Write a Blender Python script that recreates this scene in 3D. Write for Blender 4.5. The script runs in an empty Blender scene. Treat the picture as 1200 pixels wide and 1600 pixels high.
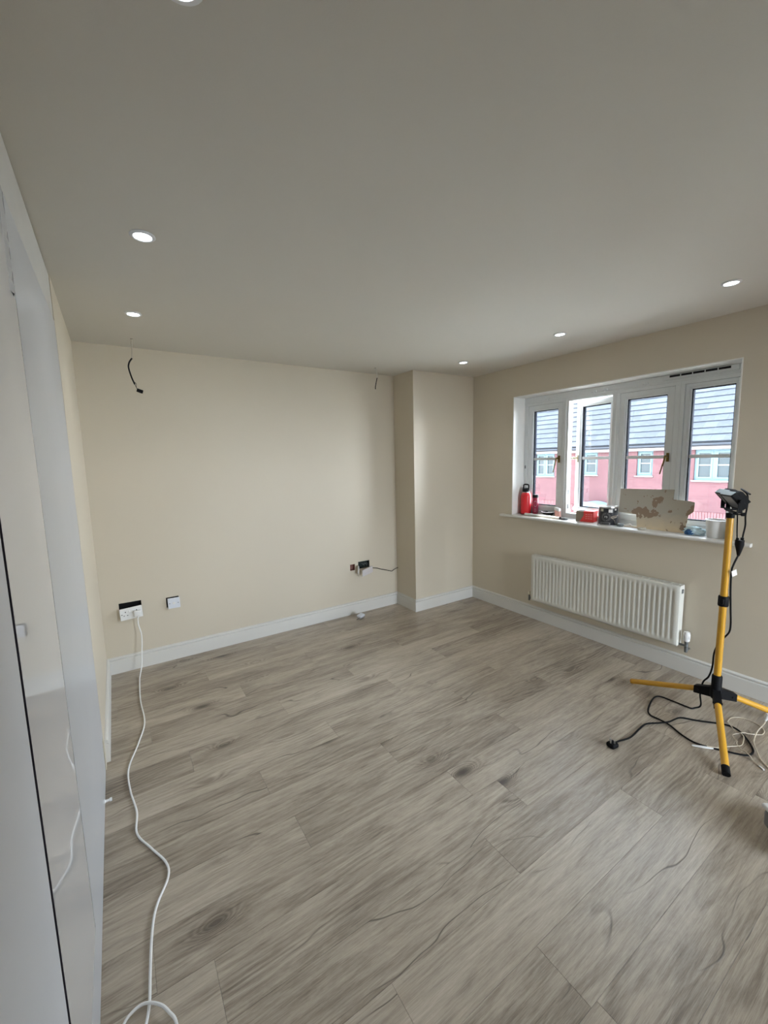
import bpy, bmesh, math, random
from mathutils import Vector, Matrix
from math import pi, sin, cos, radians

sc = bpy.context.scene
COL = sc.collection
random.seed(7)

# ------------------------------------------------------------------ camera
F_PX, YAW, PITCH, ROLL, EYE = 645.989, 0.575624, 0.124765, -0.023345, 1.5503
fwd = Vector((sin(YAW)*cos(PITCH), cos(YAW)*cos(PITCH), -sin(PITCH)))
rgt = Vector((cos(YAW), -sin(YAW), 0)); upv = rgt.cross(fwd)
r2 = cos(ROLL)*rgt + sin(ROLL)*upv; u2 = -sin(ROLL)*rgt + cos(ROLL)*upv
cd = bpy.data.cameras.new('camera'); cam = bpy.data.objects.new('camera', cd); COL.objects.link(cam)
cd.sensor_fit = 'HORIZONTAL'; cd.sensor_width = 36; cd.lens = 36*F_PX/1200; cd.clip_start = 0.01; cd.clip_end = 300
m = Matrix.Identity(4)
for i in range(3):
    m[i][0] = r2[i]; m[i][1] = u2[i]; m[i][2] = -fwd[i]
m[2][3] = EYE
cam.matrix_world = m
sc.camera = cam

# ------------------------------------------------------------------ world, sun, exposure
w = bpy.data.worlds.new('world'); sc.world = w; w.use_nodes = True
nt = w.node_tree; nt.nodes.clear()
out = nt.nodes.new('ShaderNodeOutputWorld'); bg = nt.nodes.new('ShaderNodeBackground')
tc = nt.nodes.new('ShaderNodeTexCoord'); sx = nt.nodes.new('ShaderNodeSeparateXYZ'); rp = nt.nodes.new('ShaderNodeValToRGB')
nt.links.new(tc.outputs['Generated'], sx.inputs[0]); nt.links.new(sx.outputs[2], rp.inputs[0])
rp.color_ramp.elements[0].position = 0.0; rp.color_ramp.elements[0].color = (0.95, 0.97, 1.0, 1)
rp.color_ramp.elements[1].position = 0.9; rp.color_ramp.elements[1].color = (0.72, 0.84, 1.0, 1)
nt.links.new(rp.outputs[0], bg.inputs[0]); bg.inputs[1].default_value = 30.0
nt.links.new(bg.outputs[0], out.inputs[0])

sd = bpy.data.lights.new('sun', 'SUN'); sd.energy = 32.0; sd.angle = radians(2); sd.color = (1, .96, .9)
sun = bpy.data.objects.new('sun', sd); COL.objects.link(sun)
sun.rotation_euler = Vector((-0.20, 0.25, -0.95)).to_track_quat('-Z', 'Y').to_euler(); sun.location = (12, -6, 24)

pd = bpy.data.lights.new('sky_portal', 'AREA'); pd.shape = 'RECTANGLE'; pd.size = 1.12; pd.size_y = 1.74; pd.cycles.is_portal = True
po = bpy.data.objects.new('sky_portal', pd); COL.objects.link(po); po.location = (3.545, 1.857, 1.55); po.rotation_euler = (0, radians(90), 0)

p2 = bpy.data.lights.new('sky_portal_rear', 'AREA'); p2.shape = 'RECTANGLE'; p2.size = .95; p2.size_y = 2.0; p2.cycles.is_portal = True
po2 = bpy.data.objects.new('sky_portal_rear', p2); COL.objects.link(po2); po2.location = (2.625, -1.85, 1.03); po2.rotation_euler = (radians(90), 0, 0)

LAMP_W = 5.0
sc.view_settings.view_transform = 'Standard'; sc.view_settings.look = 'None'
sc.view_settings.gamma = 1.0; sc.view_settings.use_curve_mapping = False
sc.view_settings.exposure = 0.15
sc.cycles.max_bounces = 12; sc.cycles.diffuse_bounces = 8; sc.cycles.sample_clamp_indirect = 6.0

# ------------------------------------------------------------------ room sizes
L, D, W, H = -0.1612, 3.5939, 3.2855, 2.40
CX, CY = 2.4837, 3.2631
WY0, WY1, WZ0, WZ1 = 0.99, 2.725, 0.985, 2.12
BH, BT = 0.126, 0.018
YB = -1.7      # wall behind the camera
WD = 2.42      # far end of the wardrobe

# ------------------------------------------------------------------ materials
MATS = {}
def new_mat(name):
    m = bpy.data.materials.new(name); m.use_nodes = True
    return m, m.node_tree, m.node_tree.nodes['Principled BSDF']
def N(nt, t, **kw):
    n = nt.nodes.new(t)
    for k, v in kw.items(): setattr(n, k, v)
    return n
def mat(name, col, rough=.5, metal=0., var=.06, scale=8., bump=0., bscale=200., emit=None, estr=0, coat=0., spec=.5):
    if name in MATS: return MATS[name]
    m, nt, b = new_mat(name)
    tc = N(nt, 'ShaderNodeTexCoord'); no = N(nt, 'ShaderNodeTexNoise'); no.inputs['Scale'].default_value = scale; no.inputs['Detail'].default_value = 5
    nt.links.new(tc.outputs['Object'], no.inputs['Vector'])
    mx = N(nt, 'ShaderNodeMix', data_type='RGBA')
    c = Vector(col)
    mx.inputs[6].default_value = (*(c*(1-var)), 1); mx.inputs[7].default_value = (*(min(1, x*(1+var)) for x in c), 1)
    nt.links.new(no.outputs['Fac'], mx.inputs[0]); nt.links.new(mx.outputs[2], b.inputs['Base Color'])
    b.inputs['Roughness'].default_value = rough; b.inputs['Metallic'].default_value = metal
    b.inputs['Specular IOR Level'].default_value = spec; b.inputs['Coat Weight'].default_value = coat
    if bump:
        n2 = N(nt, 'ShaderNodeTexNoise'); n2.inputs['Scale'].default_value = bscale; n2.inputs['Detail'].default_value = 4
        nt.links.new(tc.outputs['Object'], n2.inputs['Vector'])
        bp = N(nt, 'ShaderNodeBump'); bp.inputs['Strength'].default_value = bump; bp.inputs['Distance'].default_value = .002
        nt.links.new(n2.outputs['Fac'], bp.inputs['Height']); nt.links.new(bp.outputs[0], b.inputs['Normal'])
    if emit:
        b.inputs['Emission Color'].default_value = (*emit, 1); b.inputs['Emission Strength'].default_value = estr
    MATS[name] = m; return m

M_wall = mat('wall_paint', (.595, .536, .432), .5, var=.025, scale=1.5, bump=.12, bscale=260)
M_ceil = mat('ceiling_paint', (.63, .605, .55), .85, var=.02, scale=1.2, bump=.1, bscale=220)
M_trim = mat('white_satin_paint', (.66, .65, .615), .4, var=.02, scale=3)
M_reveal = mat('reveal_white_paint', (.80, .80, .77), .6, var=.02, scale=3, bump=.08)
M_upvc = mat('white_window_plastic', (.74, .77, .78), .25, var=.02, scale=4)
M_gasket = mat('black_gasket', (.006, .007, .01), .9, spec=.05)
M_brass = mat('brass', (.20, .135, .04), .3, metal=1.)
M_cream = mat('cream_handle', (.75, .66, .45), .35)
M_rad = mat('radiator_enamel', (.67, .665, .61), .35, var=.015, scale=4)
M_radd = mat('radiator_inside', (.22, .21, .19), .6)
M_white = mat('white_plastic', (.78, .78, .77), .35, var=.015)
M_bluew = mat('cool_white_plastic', (.72, .75, .82), .35, var=.015)
M_black = mat('black_plastic', (.005, .005, .006), .6, spec=.15)
M_dark = mat('dark_void', (.004, .004, .005), .9)
M_galv = mat('galvanised_steel', (.16, .17, .17), .5, metal=.6)
M_red_pl = mat('dusty_red_plaster', (.25, .12, .10), .9, bump=.3)
M_yel = mat('yellow_paint', (.56, .29, .018), .35, var=.06, scale=20, coat=.3)
M_cordw = mat('white_cable', (.80, .80, .79), .4)
M_cordb = mat('beige_cable', (.55, .48, .37), .5)
M_redm = mat('red_bottle_paint', (.62, .012, .02), .35, var=.05)
M_mar = mat('maroon_tube_print', (.33, .01, .05), .35)
M_silver = mat('brushed_steel', (.6, .6, .6), .3, metal=1.)
M_redc = mat('red_card', (.80, .05, .045), .6)
M_brn = mat('brown_card', (.24, .19, .14), .85)
M_board = None
M_pink = mat('pink_plastic', (.72, .38, .33), .5)
M_grey = mat('grey_putty', (.17, .19, .20), .7)
M_beige = mat('beige_tape', (.5, .47, .40), .7)
M_paper = mat('white_paper', (.80, .79, .76), .8)
M_rag1 = mat('pale_blue_cloth', (.55, .70, .78), .9, var=.35, scale=25)
M_rag2 = mat('dark_blue_cloth', (.03, .10, .22), .9, var=.2, scale=60)
M_lamp_g = mat('lamp_glass', (.20, .20, .21), .12)
M_lamp_hood = mat('lamp_top_alloy', (.42, .5, .53), .35, metal=.5)
M_emit = mat('led_diffuser', (.9, .95, 1.), .5, emit=(.86, .95, 1.0), estr=14)
M_lring = mat('downlight_ring', (.75, .76, .78), .3)
M_gwall = None
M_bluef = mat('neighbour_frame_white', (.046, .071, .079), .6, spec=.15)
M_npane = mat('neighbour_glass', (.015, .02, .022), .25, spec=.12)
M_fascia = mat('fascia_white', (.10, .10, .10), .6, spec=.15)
M_gutter = mat('gutter_grey', (.016, .018, .022), .8, spec=.1)
M_ground = mat('outside_paving', (.60, .585, .54), .9, var=.1, scale=2)
M_gdoor = mat('garage_door_paint', (.065, .09, .11), .5)

def slate_mat():
    m, nt, b = new_mat('roof_slate')
    tc = N(nt, 'ShaderNodeTexCoord'); oi = N(nt, 'ShaderNodeObjectInfo')
    no = N(nt, 'ShaderNodeTexNoise'); no.inputs['Scale'].default_value = 9; no.inputs['Detail'].default_value = 6
    nt.links.new(tc.outputs['Object'], no.inputs['Vector'])
    ad = N(nt, 'ShaderNodeMath', operation='ADD'); mu = N(nt, 'ShaderNodeMath', operation='MULTIPLY'); mu.inputs[1].default_value = .45
    nt.links.new(oi.outputs['Random'], mu.inputs[0]); nt.links.new(mu.outputs[0], ad.inputs[0]); nt.links.new(no.outputs['Fac'], ad.inputs[1])
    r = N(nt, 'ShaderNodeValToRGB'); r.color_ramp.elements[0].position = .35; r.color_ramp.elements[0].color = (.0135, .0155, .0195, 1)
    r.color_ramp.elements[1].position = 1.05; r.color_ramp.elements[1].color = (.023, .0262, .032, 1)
    nt.links.new(ad.outputs[0], r.inputs[0]); nt.links.new(r.outputs[0], b.inputs['Base Color']); b.inputs['Roughness'].default_value = .85; b.inputs['Specular IOR Level'].default_value = .1
    return m
M_slate = slate_mat()

def brick_mat():
    m, nt, b = new_mat('red_brickwork')
    tc = N(nt, 'ShaderNodeTexCoord'); mp = N(nt, 'ShaderNodeMapping'); mp.inputs['Rotation'].default_value = (0, 0, 0)
    sx = N(nt, 'ShaderNodeSeparateXYZ'); cb = N(nt, 'ShaderNodeCombineXYZ')
    nt.links.new(tc.outputs['Object'], sx.inputs[0]); nt.links.new(sx.outputs[1], cb.inputs[0]); nt.links.new(sx.outputs[2], cb.inputs[1])
    br = N(nt, 'ShaderNodeTexBrick'); br.inputs['Scale'].default_value = 1
    br.inputs['Brick Width'].default_value = .225; br.inputs['Row Height'].default_value = .075; br.inputs['Mortar Size'].default_value = .006
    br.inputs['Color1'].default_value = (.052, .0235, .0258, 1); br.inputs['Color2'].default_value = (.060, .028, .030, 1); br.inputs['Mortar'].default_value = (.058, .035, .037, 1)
    nt.links.new(cb.outputs[0], br.inputs['Vector'])
    no = N(nt, 'ShaderNodeTexNoise'); no.inputs['Scale'].default_value = 1.3; no.inputs['Detail'].default_value = 4; nt.links.new(tc.outputs['Object'], no.inputs['Vector'])
    mx = N(nt, 'ShaderNodeMix', data_type='RGBA', blend_type='MULTIPLY'); mx.inputs[0].default_value = .35
    nt.links.new(br.outputs['Color'], mx.inputs[6]); nt.links.new(no.outputs['Fac'], mx.inputs[7]); nt.links.new(mx.outputs[2], b.inputs['Base Color'])
    b.inputs['Roughness'].default_value = .95; b.inputs['Specular IOR Level'].default_value = .1
    return m
M_brick = brick_mat()

def glass_mat(name, tint=(.95, .98, 1.), f0=.06):
    m = bpy.data.materials.new(name); m.use_nodes = True; nt = m.node_tree; nt.nodes.clear()
    o = N(nt, 'ShaderNodeOutputMaterial'); tr = N(nt, 'ShaderNodeBsdfTransparent'); gl = N(nt, 'ShaderNodeBsdfGlossy'); mx = N(nt, 'ShaderNodeMixShader')
    tr.inputs[0].default_value = (*tint, 1); gl.inputs['Roughness'].default_value = .02
    fr = N(nt, 'ShaderNodeFresnel'); fr.inputs[0].default_value = 1.45
    nt.links.new(fr.outputs[0], mx.inputs[0]); nt.links.new(tr.outputs[0], mx.inputs[1]); nt.links.new(gl.outputs[0], mx.inputs[2]); nt.links.new(mx.outputs[0], o.inputs[0])
    return m
M_glass = glass_mat('window_glass')

def plank_mat():
    m, nt, b = new_mat('grey_oak_laminate')
    Lk = nt.links.new
    tc = N(nt, 'ShaderNodeTexCoord'); oi = N(nt, 'ShaderNodeObjectInfo')
    sc1 = N(nt, 'ShaderNodeVectorMath', operation='SCALE'); sc1.inputs[3].default_value = 37.0
    cbr = N(nt, 'ShaderNodeCombineXYZ'); Lk(oi.outputs['Random'], cbr.inputs[0])
    m2 = N(nt, 'ShaderNodeMath', operation='MULTIPLY'); m2.inputs[1].default_value = 7.3; Lk(oi.outputs['Random'], m2.inputs[0]); Lk(m2.outputs[0], cbr.inputs[1])
    Lk(cbr.outputs[0], sc1.inputs[0])
    P = N(nt, 'ShaderNodeVectorMath', operation='ADD'); Lk(tc.outputs['Object'], P.inputs[0]); Lk(sc1.outputs[0], P.inputs[1])
    def mapped(s):
        mp = N(nt, 'ShaderNodeMapping'); mp.inputs['Scale'].default_value = s; Lk(P.outputs[0], mp.inputs[0]); return mp.outputs[0]
    def noise(s, det=4, rough=.55, dist=0.):
        n = N(nt, 'ShaderNodeTexNoise'); n.inputs['Scale'].default_value = 1; n.inputs['Detail'].default_value = det
        n.inputs['Roughness'].default_value = rough; n.inputs['Distortion'].default_value = dist; Lk(mapped(s), n.inputs['Vector']); return n.outputs['Fac']
    def math(op, a, bb=None, cl=False):
        n = N(nt, 'ShaderNodeMath', operation=op, use_clamp=cl)
        for i, v in enumerate((a, bb)):
            if v is None: continue
            if isinstance(v, (int, float)): n.inputs[i].default_value = v
            else: Lk(v, n.inputs[i])
        return n.outputs[0]
    # knots
    vo = N(nt, 'ShaderNodeTexVoronoi'); vo.inputs['Scale'].default_value = 1; Lk(mapped((2.3, 5.6, .1)), vo.inputs['Vector'])
    kd = vo.outputs['Distance']
    wc = N(nt, 'ShaderNodeSeparateColor'); Lk(vo.outputs['Color'], wc.inputs[0])
    sel = math('GREATER_THAN', wc.outputs[0], .42)
    kfall = math('MULTIPLY', math('SUBTRACT', 1, math('MULTIPLY', kd, 2.6), cl=True), sel)
    kf2 = math('POWER', kfall, 2.2)
    # ring field
    sxyz = N(nt, 'ShaderNodeSeparateXYZ'); Lk(P.outputs[0], sxyz.inputs[0])
    low = noise((.8, 3.6, 1), 2, .5, .3)
    fld = math('ADD', math('MULTIPLY', sxyz.outputs[1], 300), math('ADD', math('MULTIPLY', low, 95), math('MULTIPLY', kf2, 60)))
    wob = noise((5, 60, 1), 3)
    ring = math('SINE', math('ADD', fld, math('MULTIPLY', wob, 5.0)))
    ring = math('ADD', math('MULTIPLY', ring, .5), .5)
    rmask = math('ADD', math('MULTIPLY', math('SUBTRACT', noise((.9, 5, 3), 2), .45, cl=True), 4.0, cl=True), kfall, cl=True)
    ring = math('MULTIPLY', ring, rmask)
    fib = noise((14, 420, 1), 4, .75)
    fib2 = noise((3.2, 80, 1), 6, .72)
    blot = noise((2.2, 12, 1), 7, .72, .6)
    # cracks: thin ridges of a stretched noise, here and there
    cn = noise((.9, 2.4, 1), 3, .55)
    cy_ = math('FRACT', math('ADD', math('MULTIPLY', sxyz.outputs[1], 5.2), math('MULTIPLY', cn, 2.6)))
    crk = math('SUBTRACT', 1, math('MULTIPLY', math('ABSOLUTE', math('SUBTRACT', cy_, .5)), math('ADD', 10, math('MULTIPLY', noise((5, 3, 1), 2), 95))), cl=True)
    msk = noise((1.6, 3.0, 5), 2)
    crk = math('MULTIPLY', crk, math('MULTIPLY', math('SUBTRACT', msk, .46, cl=True), 9, cl=True))
    kcore = math('MULTIPLY', math('SUBTRACT', math('ADD', kfall, math('MULTIPLY', math('SUBTRACT', fib2, .5), .7)), .62, cl=True), 3.6, cl=True)
    v = math('ADD', math('MULTIPLY', fib, .34), math('ADD', math('MULTIPLY', fib2, .36), math('ADD', math('MULTIPLY', blot, .45), math('MULTIPLY', ring, -.11))))
    v = math('ADD', v, math('MULTIPLY', math('SUBTRACT', oi.outputs['Random'], .5), .09))
    v = math('SUBTRACT', math('ADD', v, .065), math('MULTIPLY', kf2, .14))
    r = N(nt, 'ShaderNodeValToRGB'); Lk(v, r.inputs[0])
    e = r.color_ramp.elements; e[0].position = .45; e[0].color = (.143, .112, .085, 1); e[1].position = .80; e[1].color = (.54, .473, .385, 1)
    e2 = e.new(.575); e2.color = (.284, .237, .186, 1); e3 = e.new(.655); e3.color = (.392, .336, .267, 1)
    dk = N(nt, 'ShaderNodeMix', data_type='RGBA'); dk.inputs[7].default_value = (.06, .048, .038, 1)
    Lk(r.outputs[0], dk.inputs[6]); Lk(math('MULTIPLY', math('MAXIMUM', crk, kcore), .85), dk.inputs[0])
    Lk(dk.outputs[2], b.inputs['Base Color'])
    rr = math('ADD', .25, math('MULTIPLY', fib2, .14)); Lk(rr, b.inputs['Roughness'])
    bp = N(nt, 'ShaderNodeBump'); bp.inputs['Strength'].default_value = .22; bp.inputs['Distance'].default_value = .0015
    hgt = math('SUBTRACT', math('ADD', math('MULTIPLY', fib, .7), math('MULTIPLY', ring, .25)), math('MULTIPLY', crk, 1.6))
    Lk(hgt, bp.inputs['Height']); Lk(bp.outputs[0], b.inputs['Normal'])
    b.inputs['Specular IOR Level'].default_value = .45
    return m
M_plank = plank_mat()

def board_mat():
    m, nt, b = new_mat('torn_grey_board'); Lk = nt.links.new
    tc = N(nt, 'ShaderNodeTexCoord')
    n1 = N(nt, 'ShaderNodeTexNoise'); n1.inputs['Scale'].default_value = 22; n1.inputs['Detail'].default_value = 6; Lk(tc.outputs['Object'], n1.inputs['Vector'])
    sx = N(nt, 'ShaderNodeSeparateXYZ'); Lk(tc.outputs['Object'], sx.inputs[0])
    # brown torn patches lie in a diagonal band of the board (object space: x along, y up)
    def math(op, a, bb=None, cl=False):
        n = N(nt, 'ShaderNodeMath', operation=op, use_clamp=cl)
        for i, v in enumerate((a, bb)):
            if v is None: continue
            if isinstance(v, (int, float)): n.inputs[i].default_value = v
            else: Lk(v, n.inputs[i])
        return n.outputs[0]
    def blob(cx, cy, rx, ry):
        dx = math('DIVIDE', math('SUBTRACT', sx.outputs[0], cx), rx); dy = math('DIVIDE', math('SUBTRACT', sx.outputs[1], cy), ry)
        return math('SUBTRACT', 1.0, math('ADD', math('MULTIPLY', dx, dx), math('MULTIPLY', dy, dy)), cl=True)
    bl = blob(.20, .125, .13, .055)
    for a in ((.30, .235, .045, .04), (.275, .19, .03, .05), (.53, .13, .055, .085), (.50, .03, .05, .03), (.40, .245, .02, .02)):
        bl = math('MAXIMUM', bl, blob(*a))
    f = math('GREATER_THAN', math('ADD', bl, math('MULTIPLY', math('SUBTRACT', n1.outputs['Fac'], .5), 3.0)), .47)
    yl = math('SUBTRACT', 1, math('MULTIPLY', math('ADD', sx.outputs[1], math('MULTIPLY', n1.outputs['Fac'], .08)), 6.0), cl=True)
    base = N(nt, 'ShaderNodeMix', data_type='RGBA'); base.inputs[6].default_value = (.42, .39, .33, 1); base.inputs[7].default_value = (.72, .58, .38, 1); Lk(yl, base.inputs[0])
    mx = N(nt, 'ShaderNodeMix', data_type='RGBA'); mx.inputs[7].default_value = (.26, .19, .135, 1); Lk(base.outputs[2], mx.inputs[6]); Lk(f, mx.inputs[0])
    Lk(mx.outputs[2], b.inputs['Base Color']); b.inputs['Roughness'].default_value = .9
    return m
M_board = board_mat()

def door_mat(name, rough, col=(.70, .71, .73), spec=.5, wob=0):
    m, nt, b = new_mat(name)
    tc = N(nt, 'ShaderNodeTexCoord'); no = N(nt, 'ShaderNodeTexNoise'); no.inputs['Scale'].default_value = 3; no.inputs['Detail'].default_value = 5
    nt.links.new(tc.outputs['Object'], no.inputs['Vector'])
    mr = N(nt, 'ShaderNodeMapRange'); mr.inputs[3].default_value = rough*.85; mr.inputs[4].default_value = rough*1.15; nt.links.new(no.outputs['Fac'], mr.inputs[0]); nt.links.new(mr.outputs[0], b.inputs['Roughness'])
    b.inputs['Base Color'].default_value = (*col, 1); b.inputs['Specular IOR Level'].default_value = spec
    return m
M_gloss = door_mat('gloss_white_door', .014)
M_satin = door_mat('film_covered_door', .30, (.52, .535, .56))
M_matt = door_mat('matt_white_door', .45, (.66, .68, .72), .35)

# ------------------------------------------------------------------ mesh helpers
def link(o, parent=None):
    COL.objects.link(o)
    if parent is not None: o.parent = parent
    return o
def obj(name, bm, material, parent=None, smooth=False, loc=None, rot=None):
    me = bpy.data.meshes.new(name); bm.normal_update(); bm.to_mesh(me); bm.free()
    for mm in (material if isinstance(material, (list, tuple)) else [material]): me.materials.append(mm)
    o = bpy.data.objects.new(name, me); link(o, parent)
    if smooth:
        for p in me.polygons: p.use_smooth = True
        try: me.set_sharp_from_angle(angle=radians(40))
        except Exception: pass
    if loc is not None: o.location = loc
    if rot is not None: o.rotation_euler = rot
    return o
def tag(o, label, cat, group=None, kind=None):
    o['label'] = label; o['category'] = cat
    if group: o['group'] = group
    if kind: o['kind'] = kind
    return o
def struct(o): o['kind'] = 'structure'; return o
def empty(name, loc, label, cat, group=None, rotz=0.):
    o = bpy.data.objects.new(name, None); o.empty_display_size = .05; link(o); o.location = loc; o.rotation_euler = (0, 0, rotz)
    tag(o, label, cat, group); return o
def box(bm, x0, x1, y0, y1, z0, z1, bev=0., seg=1, mi=0):
    r = bmesh.ops.create_cube(bm, size=1.)
    vs = r['verts']
    bmesh.ops.scale(bm, vec=(x1-x0, y1-y0, z1-z0), verts=vs); bmesh.ops.translate(bm, vec=((x0+x1)/2, (y0+y1)/2, (z0+z1)/2), verts=vs)
    fs = list({f for v in vs for f in v.link_faces})
    for f in fs: f.material_index = mi
    if bev > 0:
        es = list({e for v in vs for e in v.link_edges})
        bmesh.ops.bevel(bm, geom=es, offset=bev, segments=seg, affect='EDGES', profile=.5)
    return bm
def B(*a, **k): return box(bmesh.new(), *a, **k)
def tube(bm, pts, r, n=8, cap=True, smooth=True, mi=0):
    """sweep a circle of radius r (number or list) along points"""
    P = [Vector(p) for p in pts]; rings = []
    t0 = (P[1]-P[0]).normalized(); ref = Vector((0, 0, 1)) if abs(t0.z) < .9 else Vector((1, 0, 0))
    nrm = t0.cross(ref).normalized()
    for i, p in enumerate(P):
        t = (P[min(i+1, len(P)-1)]-P[max(i-1, 0)])
        t = t.normalized() if t.length > 1e-9 else t0
        nrm = (nrm - t*nrm.dot(t)).normalized(); bn = t.cross(nrm)
        rr = r[i] if isinstance(r, (list, tuple)) else r
        rings.append([bm.verts.new(p + rr*(cos(2*pi*k/n)*nrm + sin(2*pi*k/n)*bn)) for k in range(n)])
    for a, b in zip(rings, rings[1:]):
        for k in range(n):
            f = bm.faces.new((a[k], a[(k+1) % n], b[(k+1) % n], b[k])); f.smooth = smooth; f.material_index = mi
    if cap:
        f = bm.faces.new(rings[0][::-1]); f.material_index = mi; f = bm.faces.new(rings[-1]); f.material_index = mi
    return bm
def smooth_path(pts, sub=6):
    P = [Vector(p) for p in pts]; o = []
    for i in range(len(P)-1):
        p0 = P[max(i-1, 0)]; p1 = P[i]; p2 = P[i+1]; p3 = P[min(i+2, len(P)-1)]
        for s in range(sub):
            t = s/sub
            o.append(.5*((2*p1)+(-p0+p2)*t+(2*p0-5*p1+4*p2-p3)*t*t+(-p0+3*p1-3*p2+p3)*t**3))
    o.append(P[-1]); return o
def lathe(bm, prof, n=24, mi=0, c=(0, 0, 0)):
    rings = []
    for r, z in prof:
        if r < 1e-6: rings.append([bm.verts.new((c[0], c[1], c[2]+z))])
        else: rings.append([bm.verts.new((c[0]+r*cos(2*pi*k/n), c[1]+r*sin(2*pi*k/n), c[2]+z)) for k in range(n)])
    for a, b in zip(rings, rings[1:]):
        for k in range(n):
            if len(a) == 1 and len(b) == 1: continue
            if len(a) == 1: f = bm.faces.new((a[0], b[(k+1) % n], b[k]))
            elif len(b) == 1: f = bm.faces.new((a[k], a[(k+1) % n], b[0]))
            else: f = bm.faces.new((a[k], a[(k+1) % n], b[(k+1) % n], b[k]))
            f.smooth = True; f.material_index = mi
    bmesh.ops.recalc_face_normals(bm, faces=bm.faces)
    return bm
def prism(bm, poly, h0, h1, T=None, mi=0):
    """extrude polygon (u,v) from h0 to h1; T maps (u,v,h) to 3d"""
    T = T or (lambda u, v, h: (u, v, h))
    a = [bm.verts.new(T(u, v, h0)) for u, v in poly]; b = [bm.verts.new(T(u, v, h1)) for u, v in poly]
    n = len(poly); fs = [bm.faces.new(a[::-1]), bm.faces.new(b)]
    for i in range(n): fs.append(bm.faces.new((a[i], a[(i+1) % n], b[(i+1) % n], b[i])))
    for f in fs: f.material_index = mi
    bmesh.ops.recalc_face_normals(bm, faces=bm.faces)
    return bm
def slab_holes(us, vs, holes, T, h0, h1):
    """slab over [us]x[vs] with rectangular holes (u0,u1,v0,v1)"""
    U = sorted(set(list(us)+[h[0] for h in holes]+[h[1] for h in holes])); V = sorted(set(list(vs)+[h[2] for h in holes]+[h[3] for h in holes]))
    bm = bmesh.new(); cache = {}
    def vt(i, j, h):
        k = (i, j, h)
        if k not in cache: cache[k] = bm.verts.new(T(U[i], V[j], h))
        return cache[k]
    def solid(i, j):
        if i < 0 or j < 0 or i >= len(U)-1 or j >= len(V)-1: return False
        cu = (U[i]+U[i+1])/2; cv = (V[j]+V[j+1])/2
        return not any(a < cu < b and c < cv < d for a, b, c, d in holes)
    for i in range(len(U)-1):
        for j in range(len(V)-1):
            if not solid(i, j): continue
            for h in (h0, h1): bm.faces.new((vt(i, j, h), vt(i+1, j, h), vt(i+1, j+1, h), vt(i, j+1, h)))
            for (di, dj, a, b) in ((-1, 0, (i, j), (i, j+1)), (1, 0, (i+1, j), (i+1, j+1)), (0, -1, (i, j), (i+1, j)), (0, 1, (i, j+1), (i+1, j+1))):
                if not solid(i+di, j+dj): bm.faces.new((vt(*a, h0), vt(*b, h0), vt(*b, h1), vt(*a, h1)))
    bmesh.ops.recalc_face_normals(bm, faces=bm.faces)
    return bm

# ================================================================== THE SETTING
# window wall (x = W .. W+.27)
struct(obj('wall_right', slab_holes((YB-.1, D+.12), (-.1, H), [(WY0, WY1, WZ0-.02, WZ1)], lambda u, v, h: (h, u, v), W, W+.235), M_wall))
# back wall with the holes of the electrical boxes
HOLES = [(-.052, .094, .405, .53), (.262, .352, .432, .512), (1.911, 1.966, .452, .515), (2.004, 2.137, .457, .53)]
struct(obj('wall_back', slab_holes((L-.65, W), (-.1, H), HOLES, lambda u, v, h: (u, h, v), D, D+.12), M_wall))
struct(obj('wall_corner', B(CX, W+.01, CY, D+.01, -.02, H), M_wall))
# left wall: the stub beyond the wardrobe and the wall behind the wardrobe
bm = B(L-.65, L, WD+.012, D+.01, -.02, H); box(bm, L-.75, L-.64, YB, D, -.02, H)
struct(obj('wall_left', bm, M_wall))
G0, G1, GZ = 2.15, 3.10, 2.05      # unseen glazed opening, added behind the camera to let in more daylight
struct(obj('wall_front', slab_holes((L-.75, W+.1), (-.1, H), [(G0, G1, .02, GZ)], lambda u, v, h: (u, h, v), YB-.12, YB), M_wall))
pw = struct(bpy.data.objects.new('window_rear_added', None)); link(pw)
bm = bmesh.new()
box(bm, G0+.001, G0+.06, YB-.10, YB-.04, .021, GZ-.001); box(bm, G1-.06, G1-.001, YB-.10, YB-.04, .021, GZ-.001); box(bm, (G0+G1)/2-.05, (G0+G1)/2+.05, YB-.10, YB-.04, .08, GZ-.06)
box(bm, G0+.06, G1-.06, YB-.10, YB-.04, GZ-.06, GZ-.001); box(bm, G0+.06, G1-.06, YB-.10, YB-.04, .021, .08)
obj('window_frame', bm, M_upvc, pw)
for (xa_, xb_) in ((G0+.061, (G0+G1)/2-.051), ((G0+G1)/2+.051, G1-.061)): obj('pane', B(xa_, xb_, YB-.072, YB-.068, .081, GZ-.061), M_glass, pw)
struct(obj('ceiling', B(L-.8, W+.24, YB-.15, D+.13, H, H+.25), M_ceil))
# reveal linings and a thin plaster bead round the opening
bm = B(W+.001, W+.215, WY1-.002, WY1+.001, WZ0, WZ1); box(bm, W+.001, W+.215, WY0-.001, WY0+.002, WZ0, WZ1); box(bm, W+.001, W+.215, WY0, WY1, WZ1-.002, WZ1+.001)
struct(obj('trim_1', bm, M_reveal))
bm = B(W-.003, W+.006, WY1-.004, WY1+.003, WZ0, WZ1+.003); box(bm, W-.003, W+.006, WY0-.003, WY0+.004, WZ0, WZ1+.003); box(bm, W-.003, W+.006, WY0-.003, WY1+.003, WZ1-.004, WZ1+.003)
struct(obj('trim_2', bm, M_reveal))

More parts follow.
